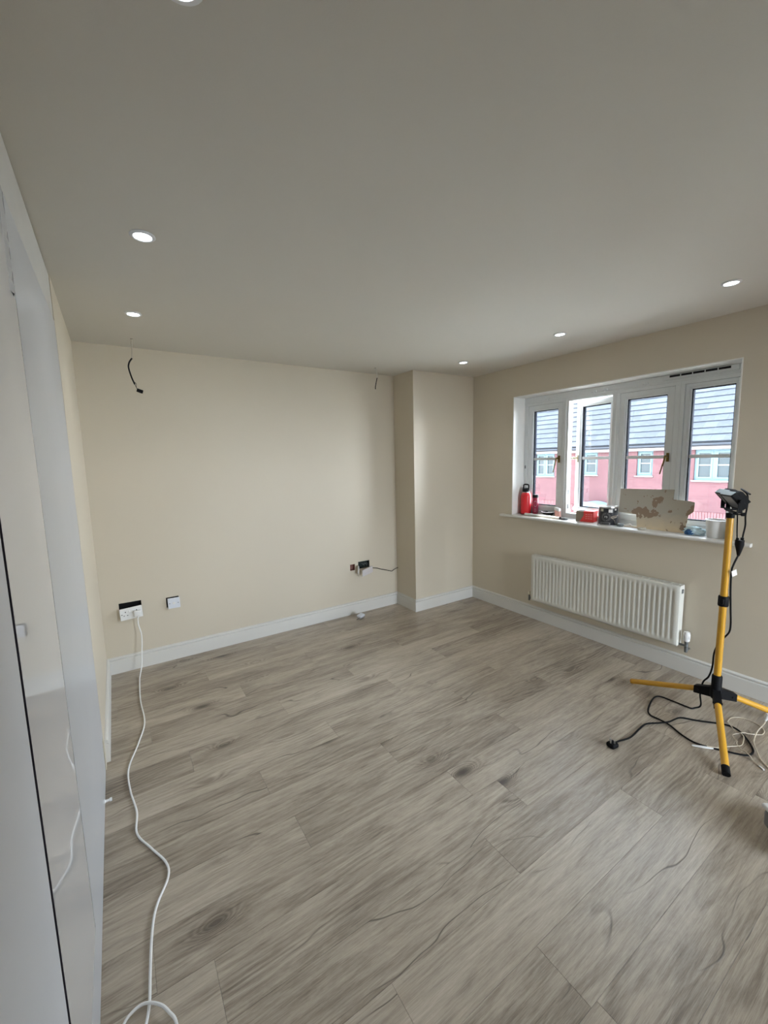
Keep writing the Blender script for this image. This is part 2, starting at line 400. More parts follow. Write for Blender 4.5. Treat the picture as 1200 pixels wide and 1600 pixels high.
# floor: sub floor and the planks
fl = struct(obj('floor', B(L-.65, W, YB, D, -.06, -.0115), mat('underlay', (.10, .085, .07), .9)))
PW = .1815; Y0 = .524; PL = 1.292
jx = {0: 1.0, 1: 1.855, 2: 1.147, 3: .133, 7: .488}
row_meshes = {}
r = math.floor((YB-Y0)/PW)
while Y0+r*PW < D-.01:
    ya = max(Y0+r*PW, YB); yb = min(Y0+(r+1)*PW, D-.004)
    x = jx.get(r, (r*0.437*PL+.3) % PL)
    while x > L-.6: x -= PL
    while x < W-.005:
        xa = max(x, L-.62); xb = min(x+PL, W-.004)
        if xb-xa > .03:
            g = .00035; key = (round(xb-xa, 3), round(yb-ya, 3))
            if key not in row_meshes:
                hx, hy = (xb-xa)/2-g, (yb-ya)/2-g; bm = bmesh.new()
                e = .0006
                tv = [bm.verts.new((sx_*(hx-e), sy_*(hy-e), 0)) for sx_, sy_ in ((-1, -1), (1, -1), (1, 1), (-1, 1))]
                mv = [bm.verts.new((sx_*hx, sy_*hy, -e*.7)) for sx_, sy_ in ((-1, -1), (1, -1), (1, 1), (-1, 1))]
                bv = [bm.verts.new((sx_*hx, sy_*hy, -.0115)) for sx_, sy_ in ((-1, -1), (1, -1), (1, 1), (-1, 1))]
                bm.faces.new(tv)
                for k in range(4):
                    k2 = (k+1) % 4; bm.faces.new((mv[k], mv[k2], tv[k2], tv[k])); bm.faces.new((bv[k], bv[k2], mv[k2], mv[k]))
                bm.faces.new(bv[::-1])
                me = bpy.data.meshes.new('plank'); bm.to_mesh(me); bm.free(); me.materials.append(M_plank); row_meshes[key] = me
            o = bpy.data.objects.new('plank', row_meshes[key]); link(o, fl); o.location = ((xa+xb)/2, (ya+yb)/2, 0)
        x += PL
    r += 1

# baseboards: torus profile, swept along straight runs
PROF = [(0, .0), (BT, .0), (BT, .100), (BT-.002, .103), (BT-.010, .1045), (BT-.010, .110), (BT-.003, .112), (BT-.003, .1185), (BT-.009, .124), (.003, .126), (0, .126)]
def skirt(name, p, q, nrm, m0=0, m1=0):
    """p->q along wall, nrm = into the room; m0/m1: mitre (+1 outer corner, -1 inner)"""
    p = Vector(p).to_3d(); q = Vector(q).to_3d(); d = (q-p).normalized(); n = Vector(nrm).to_3d(); bm = bmesh.new()
    a = [bm.verts.new(p + n*u - d*u*m0 + Vector((0, 0, v+.0005))) for u, v in PROF]; b = [bm.verts.new(q + n*u + d*u*m1 + Vector((0, 0, v+.0005))) for u, v in PROF]
    k = len(PROF); bm.faces.new(a); bm.faces.new(b[::-1])
    for i in range(k): bm.faces.new((a[i], a[(i+1) % k], b[(i+1) % k], b[i]))
    bmesh.ops.recalc_face_normals(bm, faces=bm.faces)
    return struct(obj(name, bm, M_trim))
skirt('baseboard_back', (L, D), (CX, D), (0, -1), -1, -1)
skirt('baseboard_corner_side', (CX, D), (CX, CY), (-1, 0), -1, 1)
skirt('baseboard_corner', (CX, CY), (W, CY), (0, -1), 1, -1)
skirt('baseboard_right', (W, CY), (W, YB), (-1, 0), -1, 0)
skirt('baseboard_left', (L, 2.495), (L, D), (1, 0), 0, -1)

# window sill with a rounded nose
bm = bmesh.new()
pr = [(3.50, .985), (3.252, .985), (3.243, .983), (3.238, .976), (3.238, .970), (3.243, .963), (3.252, .961), (W+.001, .961), (W+.001, .966), (3.50, .966)]
pA = [(3.50, .985), (3.252, .985), (3.243, .983), (3.238, .976), (3.238, .970), (3.243, .963), (3.252, .961), (3.50, .961)]
prism(bm, [(3.284, .985), (3.252, .985), (3.243, .983), (3.238, .976), (3.238, .970), (3.243, .963), (3.252, .961), (3.284, .961)], .868, 2.845, lambda u, v, h: (u, h, v))
box(bm, 3.2835, 3.452, WY0+.001, WY1-.001, .9655, .985)
sill = struct(obj('trim_3', bm, M_trim))

# ------------------------------------------------------------------ the window
FX0, FX1 = 3.450, 3.515
win = bpy.data.objects.new('window_1', None); link(win); struct(win)
bm = bmesh.new()
bays = [(2.725, 2.28), (2.28, 1.835), (1.835, 1.385), (1.385, .990)]
MW = .030
y_in = []
box(bm, FX0, FX1, WY0+.0025, WY1-.0025, 2.035, WZ1-.003, .002)      # head
box(bm, FX0-.006, FX0+.01, WY0+.0025, WY1-.0025, 2.060, 2.072, .002)
box(bm, FX0, FX1, WY0+.0025, WY1-.0025, .9855, 1.030, .002)      # bottom
box(bm, FX0, FX1, WY1-.045, WY1-.0025, 1.03, 2.035, .002); box(bm, FX0, FX1, WY0+.0025, WY0+.042, 1.03, 2.035, .002)
for ym in (2.28, 1.835, 1.385): box(bm, FX0, FX1, ym-MW, ym+MW, 1.03, 2.035, .002); box(bm, FX0-.004, FX0+.01, ym-.006, ym+.006, 1.0, 2.05, .002)
obj('window_frame', bm, M_upvc, win)
spans = [(2.25, 2.68), (1.805+.0, 2.25), (1.355, 1.805), (1.032, 1.355)]
spans = [(2.311, 2.679), (1.866, 2.249), (1.416, 1.804), (1.033, 1.354)]
def sash(k, y0, y1, root, ox=0., handle=True, fixed=False, hm=M_brass):
    st = .036 if fixed else .052
    z0, z1 = 1.031, 2.034
    xo = FX0+.004 if not fixed else FX0+.012
    b = bmesh.new()
    def fr(x0, x1, a, c, e, f, wd):
        box(b, x0, x1, a, a+wd, e, f, .0015); box(b, x0, x1, c-wd, c, e, f, .0015); box(b, x0, x1, a+wd, c-wd, f-wd, f, .0015); box(b, x0, x1, a+wd, c-wd, e, e+wd, .0015)
    fr(xo, xo+.05, y0+.001, y1-.001, z0+.001, z1-.001, st-.014)
    fr(xo+.006, xo+.046, y0+st-.0145, y1-st+.0145, z0+st-.0145, z1-st+.0145, .0145)
    s = obj('sash', b, M_upvc, root)
    g = bmesh.new(); e = .005
    fr2 = (y0+st, y1-st, z0+st, z1-st)
    for (a, c, d_, f_) in ((fr2[0], fr2[0]+e, fr2[2], fr2[3]), (fr2[1]-e, fr2[1], fr2[2], fr2[3]), (fr2[0]+e, fr2[1]-e, fr2[2], fr2[2]+e), (fr2[0]+e, fr2[1]-e, fr2[3]-e, fr2[3])):
        box(g, xo+.016, xo+.0512, a-.0005, c+.0005, d_-.0005, f_+.0005)
    obj('gasket', g, M_gasket, s)
    obj('pane', B(xo+.027, xo+.031, y0+st+.001, y1-st-.001, z0+st+.001, z1-st-.001), M_glass, s)
    obj('glazing_bar', B(xo+.016, xo+.040, y0+st+.0042, y1-st-.0042, 1.514, 1.538, .002), M_upvc, s)
    if handle:
        hy = y0+.022 if handle == 'right' else y1-.022
        h = bmesh.new(); box(h, xo-.012, xo-.001, hy-.009, hy+.009, 1.490, 1.555, .003, 2)
        tube(h, [(xo-.01, hy, 1.53), (xo-.045, hy, 1.53)], .008, 10)
        if hm is M_brass:
            tube(h, smooth_path([(xo-.045, hy, 1.538), (xo-.05, hy+.004, 1.50), (xo-.052, hy+.016, 1.45), (xo-.046, hy+.030, 1.40)], 4), [.006]*4+[.0055]*4+[.0045]*4+[.004], 8)
        else:
            tube(h, [(xo-.045, hy-.008, 1.53), (xo-.05, hy+.05, 1.526)], [.010, .006], 8); bmesh.ops.create_icosphere(h, subdivisions=2, radius=.013, matrix=Matrix.Translation((xo-.047, hy, 1.53)))
        obj('handle', h, hm, s, smooth=True)
    return s
sash(0, *spans[0], win, handle='right')
s2 = sash(1, *spans[1], win, handle='left', hm=M_cream)
# open sash: turns about its right hinge, outward
piv = Vector((FX1-.005, spans[1][0]+.004, 0)); ang = radians(-9.0)
s2.matrix_local = Matrix.Translation(piv) @ Matrix.Rotation(ang, 4, 'Z') @ Matrix.Translation(-piv) @ Matrix.Translation((.055, 0, 0))
sash(2, *spans[2], win, handle='right')
sash(3, *spans[3], win, handle=False, fixed=True)
# trickle vent
bm = bmesh.new(); box(bm, FX0-.010, FX0+.002, 1.05, 1.50, 2.080, 2.116, .003)
v = obj('trickle_vent', bm, M_upvc, win)
bm = bmesh.new()
for k in range(5): box(bm, FX0-.0125, FX0-.009, 1.095+k*.073, 1.095+k*.073+.066, 2.096, 2.110)
obj('vent_slot', bm, M_dark, v)
# left-over screw brackets of a blind along the head
for yb in (2.47, 2.02, 1.93, 1.62):
    bm = bmesh.new(); box(bm, FX0-.012, FX0+.001, yb-.022, yb+.022, 2.076, 2.090, .002); box(bm, FX0-.015, FX0+.001, yb-.004, yb+.004, 2.064, 2.092, .001)
    obj('blind_bracket', bm, M_upvc, win)
# hinge keep on the open bay and latch dots
for z in (1.22, 1.75, 1.09):
    obj('lock_keep', B(FX0+.018, FX0+.04, 2.2465, 2.2502, z-.022, z+.022, .001), M_galv, win)
obj('screw_cover', B(FX0-.002, FX0+.001, 2.70, 2.712, 1.435, 1.465, .001), M_galv, win)

# ================================================================== OUTSIDE
struct(obj('ground', B(-30, 40, -40, 45, -2.9, -2.7), M_ground))
struct(obj('wall_outside', B(L-2.5, W+.23, YB-6, D+4, -2.7, -.101), M_brick))
HX = 14.5
house = empty('neighbour_house', (HX, 7.6, -2.7), 'red brick terrace house across the street with grey tiled roof seen through the window', 'house')
def hp(name, bm, m_, parent=None, smooth=False):
    o = obj(name, bm, m_, parent or house, smooth)
    if parent is None: o.matrix_parent_inverse = Matrix.Translation((-HX, -7.6, 2.7))
    return o
wins = [(4.37, 5.33, .74, 1.64, 2), (6.46, 6.95, .845, 1.66, 1), (8.27, 8.81, .845, 1.66, 1), (10.0, 10.86, .76, 1.66, 2)]
GD = [(3.75, 5.75, -2.7, -.42), (9.25, 11.25, -2.7, -.42)]
DO = (7.75, 8.65, -2.7, -.55)
hp('wall', slab_holes((2.6, 20), (-2.7, 1.78), [a[:4] for a in wins]+GD+[DO], lambda u, v, h: (h, u, v), HX, HX+.3), M_brick)
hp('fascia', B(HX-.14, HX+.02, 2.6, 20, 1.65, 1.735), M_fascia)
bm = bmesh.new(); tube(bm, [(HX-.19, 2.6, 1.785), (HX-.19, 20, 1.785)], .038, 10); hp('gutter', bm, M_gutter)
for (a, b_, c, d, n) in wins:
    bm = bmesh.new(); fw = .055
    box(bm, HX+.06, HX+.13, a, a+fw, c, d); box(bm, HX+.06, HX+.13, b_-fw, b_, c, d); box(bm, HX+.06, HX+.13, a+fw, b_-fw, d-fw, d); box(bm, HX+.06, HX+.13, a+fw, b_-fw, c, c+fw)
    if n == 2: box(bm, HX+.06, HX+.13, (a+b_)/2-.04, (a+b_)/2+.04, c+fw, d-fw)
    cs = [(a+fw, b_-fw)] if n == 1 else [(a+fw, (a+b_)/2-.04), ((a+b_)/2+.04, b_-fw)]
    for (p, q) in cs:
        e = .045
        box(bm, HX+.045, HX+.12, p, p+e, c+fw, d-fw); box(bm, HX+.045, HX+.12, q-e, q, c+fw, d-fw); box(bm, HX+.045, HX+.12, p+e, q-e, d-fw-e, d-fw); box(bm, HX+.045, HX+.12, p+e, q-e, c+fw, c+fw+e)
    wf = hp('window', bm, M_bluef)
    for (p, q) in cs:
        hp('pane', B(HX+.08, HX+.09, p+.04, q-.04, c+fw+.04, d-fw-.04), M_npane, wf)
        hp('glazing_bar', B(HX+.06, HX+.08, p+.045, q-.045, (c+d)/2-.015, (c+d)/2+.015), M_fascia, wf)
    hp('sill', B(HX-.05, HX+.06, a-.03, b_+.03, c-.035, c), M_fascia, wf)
# brick arches over the garage doors (soldier course)
for gi, (a, b_, c, d) in enumerate(GD):
    bm = bmesh.new(); n = 30; mid = (a+b_)/2
    for k in range(n):
        t = (k+.5)/n*2-1; y = mid+t*1.08; zc = -.30-.09*t*t; tl = -t*.16
        mt = Matrix.Translation((HX-.012, y, zc)) @ Matrix.Rotation(tl, 4, 'X')
        r_ = bmesh.ops.create_cube(bm, size=1.); bmesh.ops.scale(bm, vec=(.03, .062, .215), verts=r_['verts']); bmesh.ops.transform(bm, matrix=mt, verts=r_['verts'])
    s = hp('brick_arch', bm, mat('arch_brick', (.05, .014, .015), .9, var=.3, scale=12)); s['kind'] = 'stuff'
    bm = B(HX+.05, HX+.10, a+.0, b_, c, d); 
    gdo = hp('garage_door', bm, M_gdoor)
    for k in range(7):
        z = d-.03-k*.32
        hp('door_panel', B(HX+.03, HX+.05, a+.06, b_-.06, z-.28, z, .008), M_gdoor, gdo)
hd = hp('entrance_door', B(HX+.05, HX+.1, DO[0], DO[1], DO[2], DO[3]), M_gdoor)
for k in range(2):
    for j in range(2): hp('door_panel', B(HX+.035, HX+.052, DO[0]+.1+j*.4, DO[0]+.4+j*.4, -2.4+k*.95, -1.6+k*.95, .008), M_gdoor, hd)
bm = bmesh.new()
prism(bm, [(8.2+.55*cos(pi*k/12), -.38+.30*sin(pi*k/12)) for k in range(13)], HX-.7, HX, lambda u, v, h: (h, u, v))
hp('door_canopy', bm, mat('canopy_blue', (.06, .10, .13), .4))
# roof: under-slab, then single tiles in courses
th = radians(42); E_ = .30; TW = .335
Rb = bpy.data.objects.new('roof', bpy.data.meshes.new('roof'))
bm = bmesh.new(); n_all = 13; sl = n_all*E_
def RT(s, y, h): return Vector((HX-.16+s*cos(th)-h*sin(th), y, 1.86+s*sin(th)+h*cos(th)))
a = [bm.verts.new(RT(s, y, h)) for (s, y, h) in ((0, 2.6, 0), (sl, 2.6, 0), (sl, 20, 0), (0, 20, 0), (0, 2.6, -.08), (sl, 2.6, -.08), (sl, 20, -.08), (0, 20, -.08))]
for f in ((0, 1, 2, 3), (7, 6, 5, 4), (0, 4, 5, 1), (1, 5, 6, 2), (2, 6, 7, 3), (3, 7, 4, 0)): bm.faces.new([a[i] for i in f])
bmesh.ops.recalc_face_normals(bm, faces=bm.faces)
roof = hp('roof', bm, M_gutter)
def tile_bm(bm, M=None):
    # a flat interlocking tile, thick front edge lifted over the course below
    v = [(0, 0, .012), (0, TW-.003, .012), (E_+.05, TW-.003, .004), (E_+.05, 0, .004), (0, 0, .040), (0, TW-.003, .040), (E_+.05, TW-.003, .012), (E_+.05, 0, .012), (0, TW-.05, .040), (E_+.05, TW-.05, .012)]
    vs = [bm.verts.new(M @ Vector(q) if M else q) for q in v]
    for f in ((3, 2, 1, 0), (4, 8, 9, 7), (8, 5, 6, 9), (0, 1, 5, 8, 4), (1, 2, 6, 5), (2, 3, 7, 9, 6), (3, 0, 4, 7)): bm.faces.new([vs[i] for i in f])
bm = bmesh.new(); tile_bm(bm); bmesh.ops.recalc_face_normals(bm, faces=bm.faces); tme = bpy.data.meshes.new('roof_tile'); bm.to_mesh(tme); bm.free(); tme.materials.append(M_slate)
rb = bmesh.new(); cnt = 0
base = Matrix(((cos(th), 0, -sin(th), 0), (0, 1, 0, 0), (sin(th), 0, cos(th), 0), (0, 0, 0, 1)))
cands = []
for n in range(n_all):
    for k in range(int(17.4/TW)):
        y = 2.6+k*TW+(TW/2 if n % 2 else 0); p = RT(n*E_, y, 0)
        t = y/p.x; inview = n < 11 and .275 < t+TW/p.x and t < .80
        cands.append((n, y, p, inview))
for (n, y, p, iv) in cands:
    j = random.uniform(-.004, .004); mt = Matrix.Translation(p) @ base @ Matrix.Rotation(random.uniform(-.008, .008), 4, 'Y')
    if iv and cnt < 300:
        o = bpy.data.objects.new('roof_tile', tme); link(o, roof); o.matrix_local = mt; cnt += 1
    else: tile_bm(rb, mt)
o = hp('roof_tiles_far', rb, M_slate, roof); o.name = 'roof_tiling'; o['kind'] = 'stuff'

# ================================================================== WARDROBE on the left
wx = L-.002
wr = empty('wardrobe', (L-.3, .4, 0), 'tall built-in white wardrobe with tall flat doors filling the left edge of the picture', 'wardrobe')
def wp(name, bm, m_, parent=None):
    o = obj(name, bm, m_, parent or wr)
    if parent is None: o.matrix_parent_inverse = Matrix.Translation((-(L-.3), -.4, 0))
    return o
wp('body', B(L-.60, wx-.022, YB+.005, WD, .001, 2.398), mat('wardrobe_carcass', (.05, .05, .055), .6))
wp('top_panel', B(wx-.021, wx, YB+.005, WD, 2.210, 2.394, .0008), mat('filler_panel', (.62, .61, .58), .5))
wp('plinth', B(wx-.021, wx-.0015, YB+.005, WD, .001, .196, .001), M_satin)
dA = wp('door', B(wx-.020, wx+.0025, 1.3725, WD-.002, .199, 2.200, .0008), M_satin); dA['label'] = 'far door still under its protective film'
dB = wp('door', B(wx-.020, wx+.002, .908, 1.3705, .199, 2.200, .0008), M_gloss); dB['label'] = 'middle door, high gloss and reflecting the room'
dC = wp('door', B(wx-.020, wx, .35, .901, .199, 2.200, .0008), M_matt); dC['label'] = 'near door, matt white'
dD = wp('door', B(wx-.020, wx, YB+.01, .346, .199, 2.200, .0008), M_matt)
M_edge = mat('dark_door_edge', (.02, .018, .03), .6)  # thin dark strips that draw the lines between the doors
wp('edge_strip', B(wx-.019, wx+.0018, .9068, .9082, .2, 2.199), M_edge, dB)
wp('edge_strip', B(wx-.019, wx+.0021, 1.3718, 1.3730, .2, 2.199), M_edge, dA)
# loose film peeling at the top of the middle door
bm = bmesh.new(); zs = [2.19-i*.018 for i in range(14)]
prev = None
for i, z in enumerate(zs):
    a = bm.verts.new((wx+.001, 1.30, z)); b_ = bm.verts.new((wx+.003+.006*random.random(), 1.325+.008*random.random(), z+.004*random.random())); c = bm.verts.new((wx+.001, 1.345+.01*random.random(), z))
    if prev: bm.faces.new((prev[0], a, b_, prev[1])); bm.faces.new((prev[1], b_, c, prev[2]))
    prev = (a, b_, c)
wp('protective_film', bm, mat('film_plastic', (.45, .45, .45), .6), dB)
ds = obj('door_stop', lathe(bmesh.new(), [(0, 0), (.010, 0), (.010, .004), (.006, .006), (.005, .020), (.008, .022), (.008, .030), (0, .031)], 14), M_white, None, True, (wx-.0012, 2.13, .045), (0, radians(90), 0))
tag(ds, 'small white peg sticking out low down from the wardrobe plinth by the floor', 'door stop')

# ================================================================== CEILING LIGHTS
LG = 'recessed ceiling lights'
lights = [(.172, -.03, None), (2.70, -.03, None),
          (.172, .888, 'recessed white ceiling light cut off by the top edge of the picture'),
          (.168, 1.865, 'largest recessed white ceiling light at upper left, above the white wardrobe'),
          (.172, 2.805, 'recessed white ceiling light at left, nearest the hanging black cable'),
          (2.70, 2.805, 'small recessed white ceiling light in front of the boxed-in corner'),
          (2.71, 1.855, 'recessed white ceiling light above the left part of the window, middle of the right row'),
          (2.697, .885, 'recessed white ceiling light at the far right, above the right end of the window')]
for (x, y, lab) in lights:
    if y < 0: lab = 'recessed white ceiling light behind the camera, %s side' % ('wardrobe' if x < 1 else 'window')
    t = empty('downlight', (x, y, H), lab, 'ceiling light', LG)
    obj('trim_ring', lathe(bmesh.new(), [(.030, -.0005), (.043, -.0005), (.044, -.003), (.040, -.006), (.032, -.007), (.030, -.0045)], 32), M_lring, t, True)
    obj('diffuser', lathe(bmesh.new(), [(0, -.0035), (.0305, -.0035), (.0305, -.001), (0, -.001)], 32), M_emit, t)
    ld = bpy.data.lights.new('bulb', 'SPOT'); ld.spot_size = radians(110); ld.spot_blend = .8; ld.shadow_soft_size = .03; ld.energy = LAMP_W; ld.color = (1., .97, .93)
    lo = bpy.data.objects.new('bulb', ld); link(lo, t); lo.location = (0, 0, -.008)

# ================================================================== HANGING CABLES AT THE CEILING
bm = bmesh.new()
t = empty('ceiling_cable', (.181, 3.35, H), 'long wire hanging from the ceiling at left, black lower half with a connector block', 'cable')
def cp(root, name, bm, m_, smooth=True):
    o = obj(name, bm, m_, root, smooth); o.matrix_parent_inverse = Matrix.Translation(-Vector(root.location)); return o
cp(t, 'sheath', tube(bmesh.new(), smooth_path([(.181, 3.35, 2.3995), (.179, 3.35, 2.34), (.173, 3.35, 2.27)], 4), .0028), mat('grey_sheath', (.5, .46, .38), .5))
cp(t, 'black_sheath', tube(bmesh.new(), smooth_path([(.174, 3.35, 2.272), (.162, 3.349, 2.255), (.153, 3.348, 2.236), (.149, 3.347, 2.206), (.161, 3.345, 2.145), (.176, 3.343, 2.10)], 5), .0048), M_black)
bm = bmesh.new(); tube(bm, smooth_path([(.170, 3.344, 2.12), (.184, 3.343, 2.105), (.183, 3.342, 2.085), (.187, 3.342, 2.07)], 4), .0016, 6); tube(bm, smooth_path([(.174, 3.343, 2.105), (.181, 3.342, 2.085), (.188, 3.342, 2.068)], 4), .0018, 6)
cp(t, 'core', bm, M_black)
o = cp(t, 'connector_block', B(-.019, .019, -.009, .009, -.011, .011, .003), M_black, False); o.matrix_parent_inverse = Matrix.Identity(4); o.location = (.202-.181, -.008, 2.058-H); o.rotation_euler = (0, radians(18), 0)
cp(t, 'ceiling_hole', lathe(bmesh.new(), [(0, 2.3985), (.007, 2.3985), (.007, 2.3995), (0, 2.3995)], 12, c=(.181, 3.35, 0)), M_dark)
t = empty('ceiling_cable', (2.124, 3.357, H), 'short wire hanging from the ceiling just left of the boxed-in corner', 'cable')
cp(t, 'sheath', tube(bmesh.new(), smooth_path([(2.124, 3.357, 2.3995), (2.133, 3.357, 2.36), (2.137, 3.357, 2.312)], 4), .0048), mat('pale_sheath', (.66, .64, .58), .5))
cp(t, 'core', tube(bmesh.new(), smooth_path([(2.137, 3.357, 2.314), (2.129, 3.357, 2.285), (2.116, 3.357, 2.232), (2.115, 3.357, 2.208)], 4), .004), M_black)
cp(t, 'ceiling_hole', lathe(bmesh.new(), [(0, 2.3985), (.008, 2.3985), (.008, 2.3995), (0, 2.3995)], 12, c=(2.120, 3.357, 0)), M_dark)

# ================================================================== SOCKETS ON THE BACK WALL
def back_box(root, x0, x1, z0, z1, m_=M_dark, dep=.045, wallm=None):
    b = bmesh.new(); e = .0015
    box(b, x0, x1, D+dep, D+dep+e, z0, z1); box(b, x0, x0+e, D+.001, D+dep, z0, z1); box(b, x1-e, x1, D+.001, D+dep, z0, z1); box(b, x0+e, x1-e, D+.001, D+dep, z0, z0+e); box(b, x0+e, x1-e, D+.001, D+dep, z1-e, z1)
    return cp(root, 'back_box', b, m_, False)
def plate_obj(root, w_, h_, loc, rot, m_, name='faceplate'):
    o = obj(name, B(-w_/2, w_/2, -.005, .004, -h_/2, h_/2, .003, 2), m_, root); o.location = Vector(loc)-Vector(root.location); o.rotation_euler = rot
    return o
t = empty('double_socket', (.02, D, .46), 'double power socket hanging loose on the back wall at left, white plug in it', 'socket')
back_box(t, -.052, .094, .405, .53)
fp = plate_obj(t, .146, .088, (.022, D-.030, .452), (radians(-4), radians(-2.5), radians(3)), M_white)
b = bmesh.new()
for cx_ in (-.036, .036):
    box(b, cx_-.003, cx_+.003, -.0056, -.0048, .012, .020)
    for s in (-.011, .011): box(b, cx_+s-.004, cx_+s+.004, -.0056, -.0048, -.012, -.008)
for s in (-.06, .06): b2 = box(b, s-.003, s+.003, -.0056, -.0048, -.003, .003)
obj('socket_hole', b, M_dark, fp)
for s in (-.012, .012): obj('switch', B(s-.006, s+.006, -.0095, -.004, .008, .026, .002), M_white, fp)
pg = empty('power_plug', (.062, D-.045, .448), 'white power plug pushed into the loose double socket', 'plug')
obj('body', B(-.024, .024, -.016, .0065, -.025, .022, .007, 3), M_white, pg, True)
obj('fuse_cover', B(-.008, .008, -.0172, -.0155, -.012, .004, .001), M_white, pg)
obj('cord_grip', lathe(bmesh.new(), [(0, -.042), (.005, -.042), (.0065, -.024), (0, -.022)], 12), M_white, pg, True)

t = empty('fused_outlet', (.32, D, .47), 'small square pale outlet plate standing off the back wall right of the double socket', 'outlet')
back_box(t, .262, .352, .432, .512)
fp = plate_obj(t, .086, .084, (.3135, D-.022, .4665), (0, radians(-1), radians(-5)), M_bluew)
b = bmesh.new()
for s in (-.030, .030): box(b, s-.003, s+.003, -.0058, -.0048, -.003, .003)
obj('screw', b, M_galv, fp); obj('centre_button', lathe(bmesh.new(), [(0, 0), (.011, 0), (.010, .003), (0, .003)], 16), M_white, fp, True, (0, -.005, 0), (radians(90), 0, 0))

t = empty('open_wall_box', (2.07, D, .49), 'open black metal wall box beside the corner with a speckled plate hanging out', 'wall box')
back_box(t, 2.004, 2.137, .457, .53, mat('dark_green_steel', (.018, .03, .028), .5, metal=.3))
b = bmesh.new()
for k, (x0, x1) in enumerate(((2.03, 2.07), (2.06, 2.10), (2.09, 2.12))): tube(b, smooth_path([(x0, D+.04, .50), (x0+.01, D+.01, .51), (x1, D-.005, .49), (x1-.01, D-.02, .46)], 4), .0018, 6)
cp(t, 'core', b, M_galv)
M_speck = mat('speckled_plate', (.55, .52, .53), .6, var=.35, scale=180)
plate_obj(t, .148, .072, (2.068, D-.075, .440), (radians(8), radians(-7), radians(14)), M_speck)
plate_obj(t, .058, .082, (1.985, D-.030, .457), (radians(3), 0, radians(72)), M_white, 'side_plate')
t2 = empty('wall_cut_out', (1.94, D, .48), 'small open hole with reddish plaster inside, left of the hanging plate', 'wall hole')
back_box(t2, 1.911, 1.966, .452, .515, M_red_pl, .035)
wc = obj('loose_cable', tube(bmesh.new(), smooth_path([(2.135, D-.07, .462), (2.190, D-.055, .448), (2.263, D-.02, .418), (2.33, D-.012, .395), (2.395, D-.02, .374), (2.414, D-.02, .378), (2.440, D-.03, .395), (2.470, D-.04, .405)], 5), .0035), M_black, None, True)
tag(wc, 'thin black cable running from the hanging plate to the boxed-in corner', 'cable')

# white extension cord: from the plug to the floor and towards the camera
z = .005
pts = [(.060, D-.052, .41), (.060, D-.06, .36), (.072, D-.07, .29), (.070, D-.08, .22), (.063, D-.09, .15), (.055, D-.12, .07), (.038, D-.16, .012), (.029, 3.35, z), (.020, 3.058, z), (.028, 2.771, z), (-.013, 2.569, z), (-.066, 2.370, z), (-.064, 2.198, z), (-.044, 2.036, z), (-.049, 1.907, z), (-.004, 1.795, z), (.040, 1.693, z), (.041, 1.622, z), (-.004, 1.530, z), (-.024, 1.449, z), (-.038, 1.327, z), (-.046, 1.239, z), (-.058, 1.19, z), (-.09, 1.12, z), (-.11, 1.05, z), (-.085, .98, z), (-.03, .98, z), (.01, 1.05, z+.004), (.014, 1.139, z+.006), (.000, 1.177, z+.008), (-.021, 1.211, z+.009), (-.056, 1.239, z+.0075), (-.088, 1.240, z+.004), (-.113, 1.220, z), (-.135, 1.15, z), (-.14, 1.0, z), (-.12, .8, z)]
tag(obj('extension_lead', tube(bmesh.new(), smooth_path(pts, 8), .0042, 8), M_cordw, None, True), 'white power cord snaking over the floor from the double socket along the wardrobe', 'cord')

# small fitting lying on the floor by the back baseboard
t = empty('plastic_fitting', (1.93, 3.44, 0), 'small white and grey plastic fitting lying on the floor by the back baseboard', 'fitting', rotz=radians(20))
obj('base', B(-.030, .030, -.022, .022, .0005, .022, .005, 2), M_silver, t); o = obj('cap', B(-.034, .034, -.026, .026, .020, .042, .006, 2), M_bluew, t); o.rotation_euler = (radians(6), radians(-5), 0)
obj('tail', tube(bmesh.new(), smooth_path([(-.03, 0, .008), (-.05, .006, .004), (-.062, .002, .0035)], 3), .003, 6), M_galv, t, True)

# ================================================================== RADIATOR
RY0, RY1, RZ0, RZ1, RX = 1.205, 2.425, .205, .640, 3.202
rad = empty('radiator', (RX+.03, (RY0+RY1)/2, 0), 'white ribbed panel radiator on the wall under the window', 'radiator')
def rp_(name, bm, m_, smooth=False, parent=None):
    o = obj(name, bm, m_, parent or rad, smooth)
    if parent is None: o.matrix_parent_inverse = Matrix.Translation(-Vector(rad.location))
    return o
bm = bmesh.new()
nfl = 34; m0, m1 = RY0+.028, RY1-.028; pit = (m1-m0)/nfl
zs = [RZ0, RZ0+.012, RZ0+.040, RZ0+.052, RZ1-.052, RZ1-.040, RZ1-.020, RZ1-.010, RZ1]
ys = [RY0, RY0+.003]; dp = [0, 0]
sub = 8
for k in range(nfl):
    for s in range(sub):
        ys.append(m0+(k+s/sub)*pit); dp.append([0, 0, .0022, .0052, .006, .0052, .0022, 0][s])
ys += [m1, RY1-.003, RY1]; dp += [0, 0, 0]
grid = []
for j, zz in enumerate(zs):
    am = 1.0 if 3 <= j <= 4 else (.55 if j in (2, 5) and False else 0.)
    row = []
    for i, yy in enumerate(ys):
        xx = RX + am*dp[i]
        if j in (0, 8): xx += .006
        if j in (1, 7): xx += .0005
        if i in (0, len(ys)-1): xx += .004
        row.append(bm.verts.new((xx, yy, zz)))
    grid.append(row)
for j in range(len(zs)-1):
    for i in range(len(ys)-1):
        f = bm.faces.new((grid[j][i], grid[j+1][i], grid[j+1][i+1], grid[j][i+1])); f.smooth = True
bmesh.ops.recalc_face_normals(bm, faces=bm.faces)
fp = rp_('front_panel', bm, M_rad)
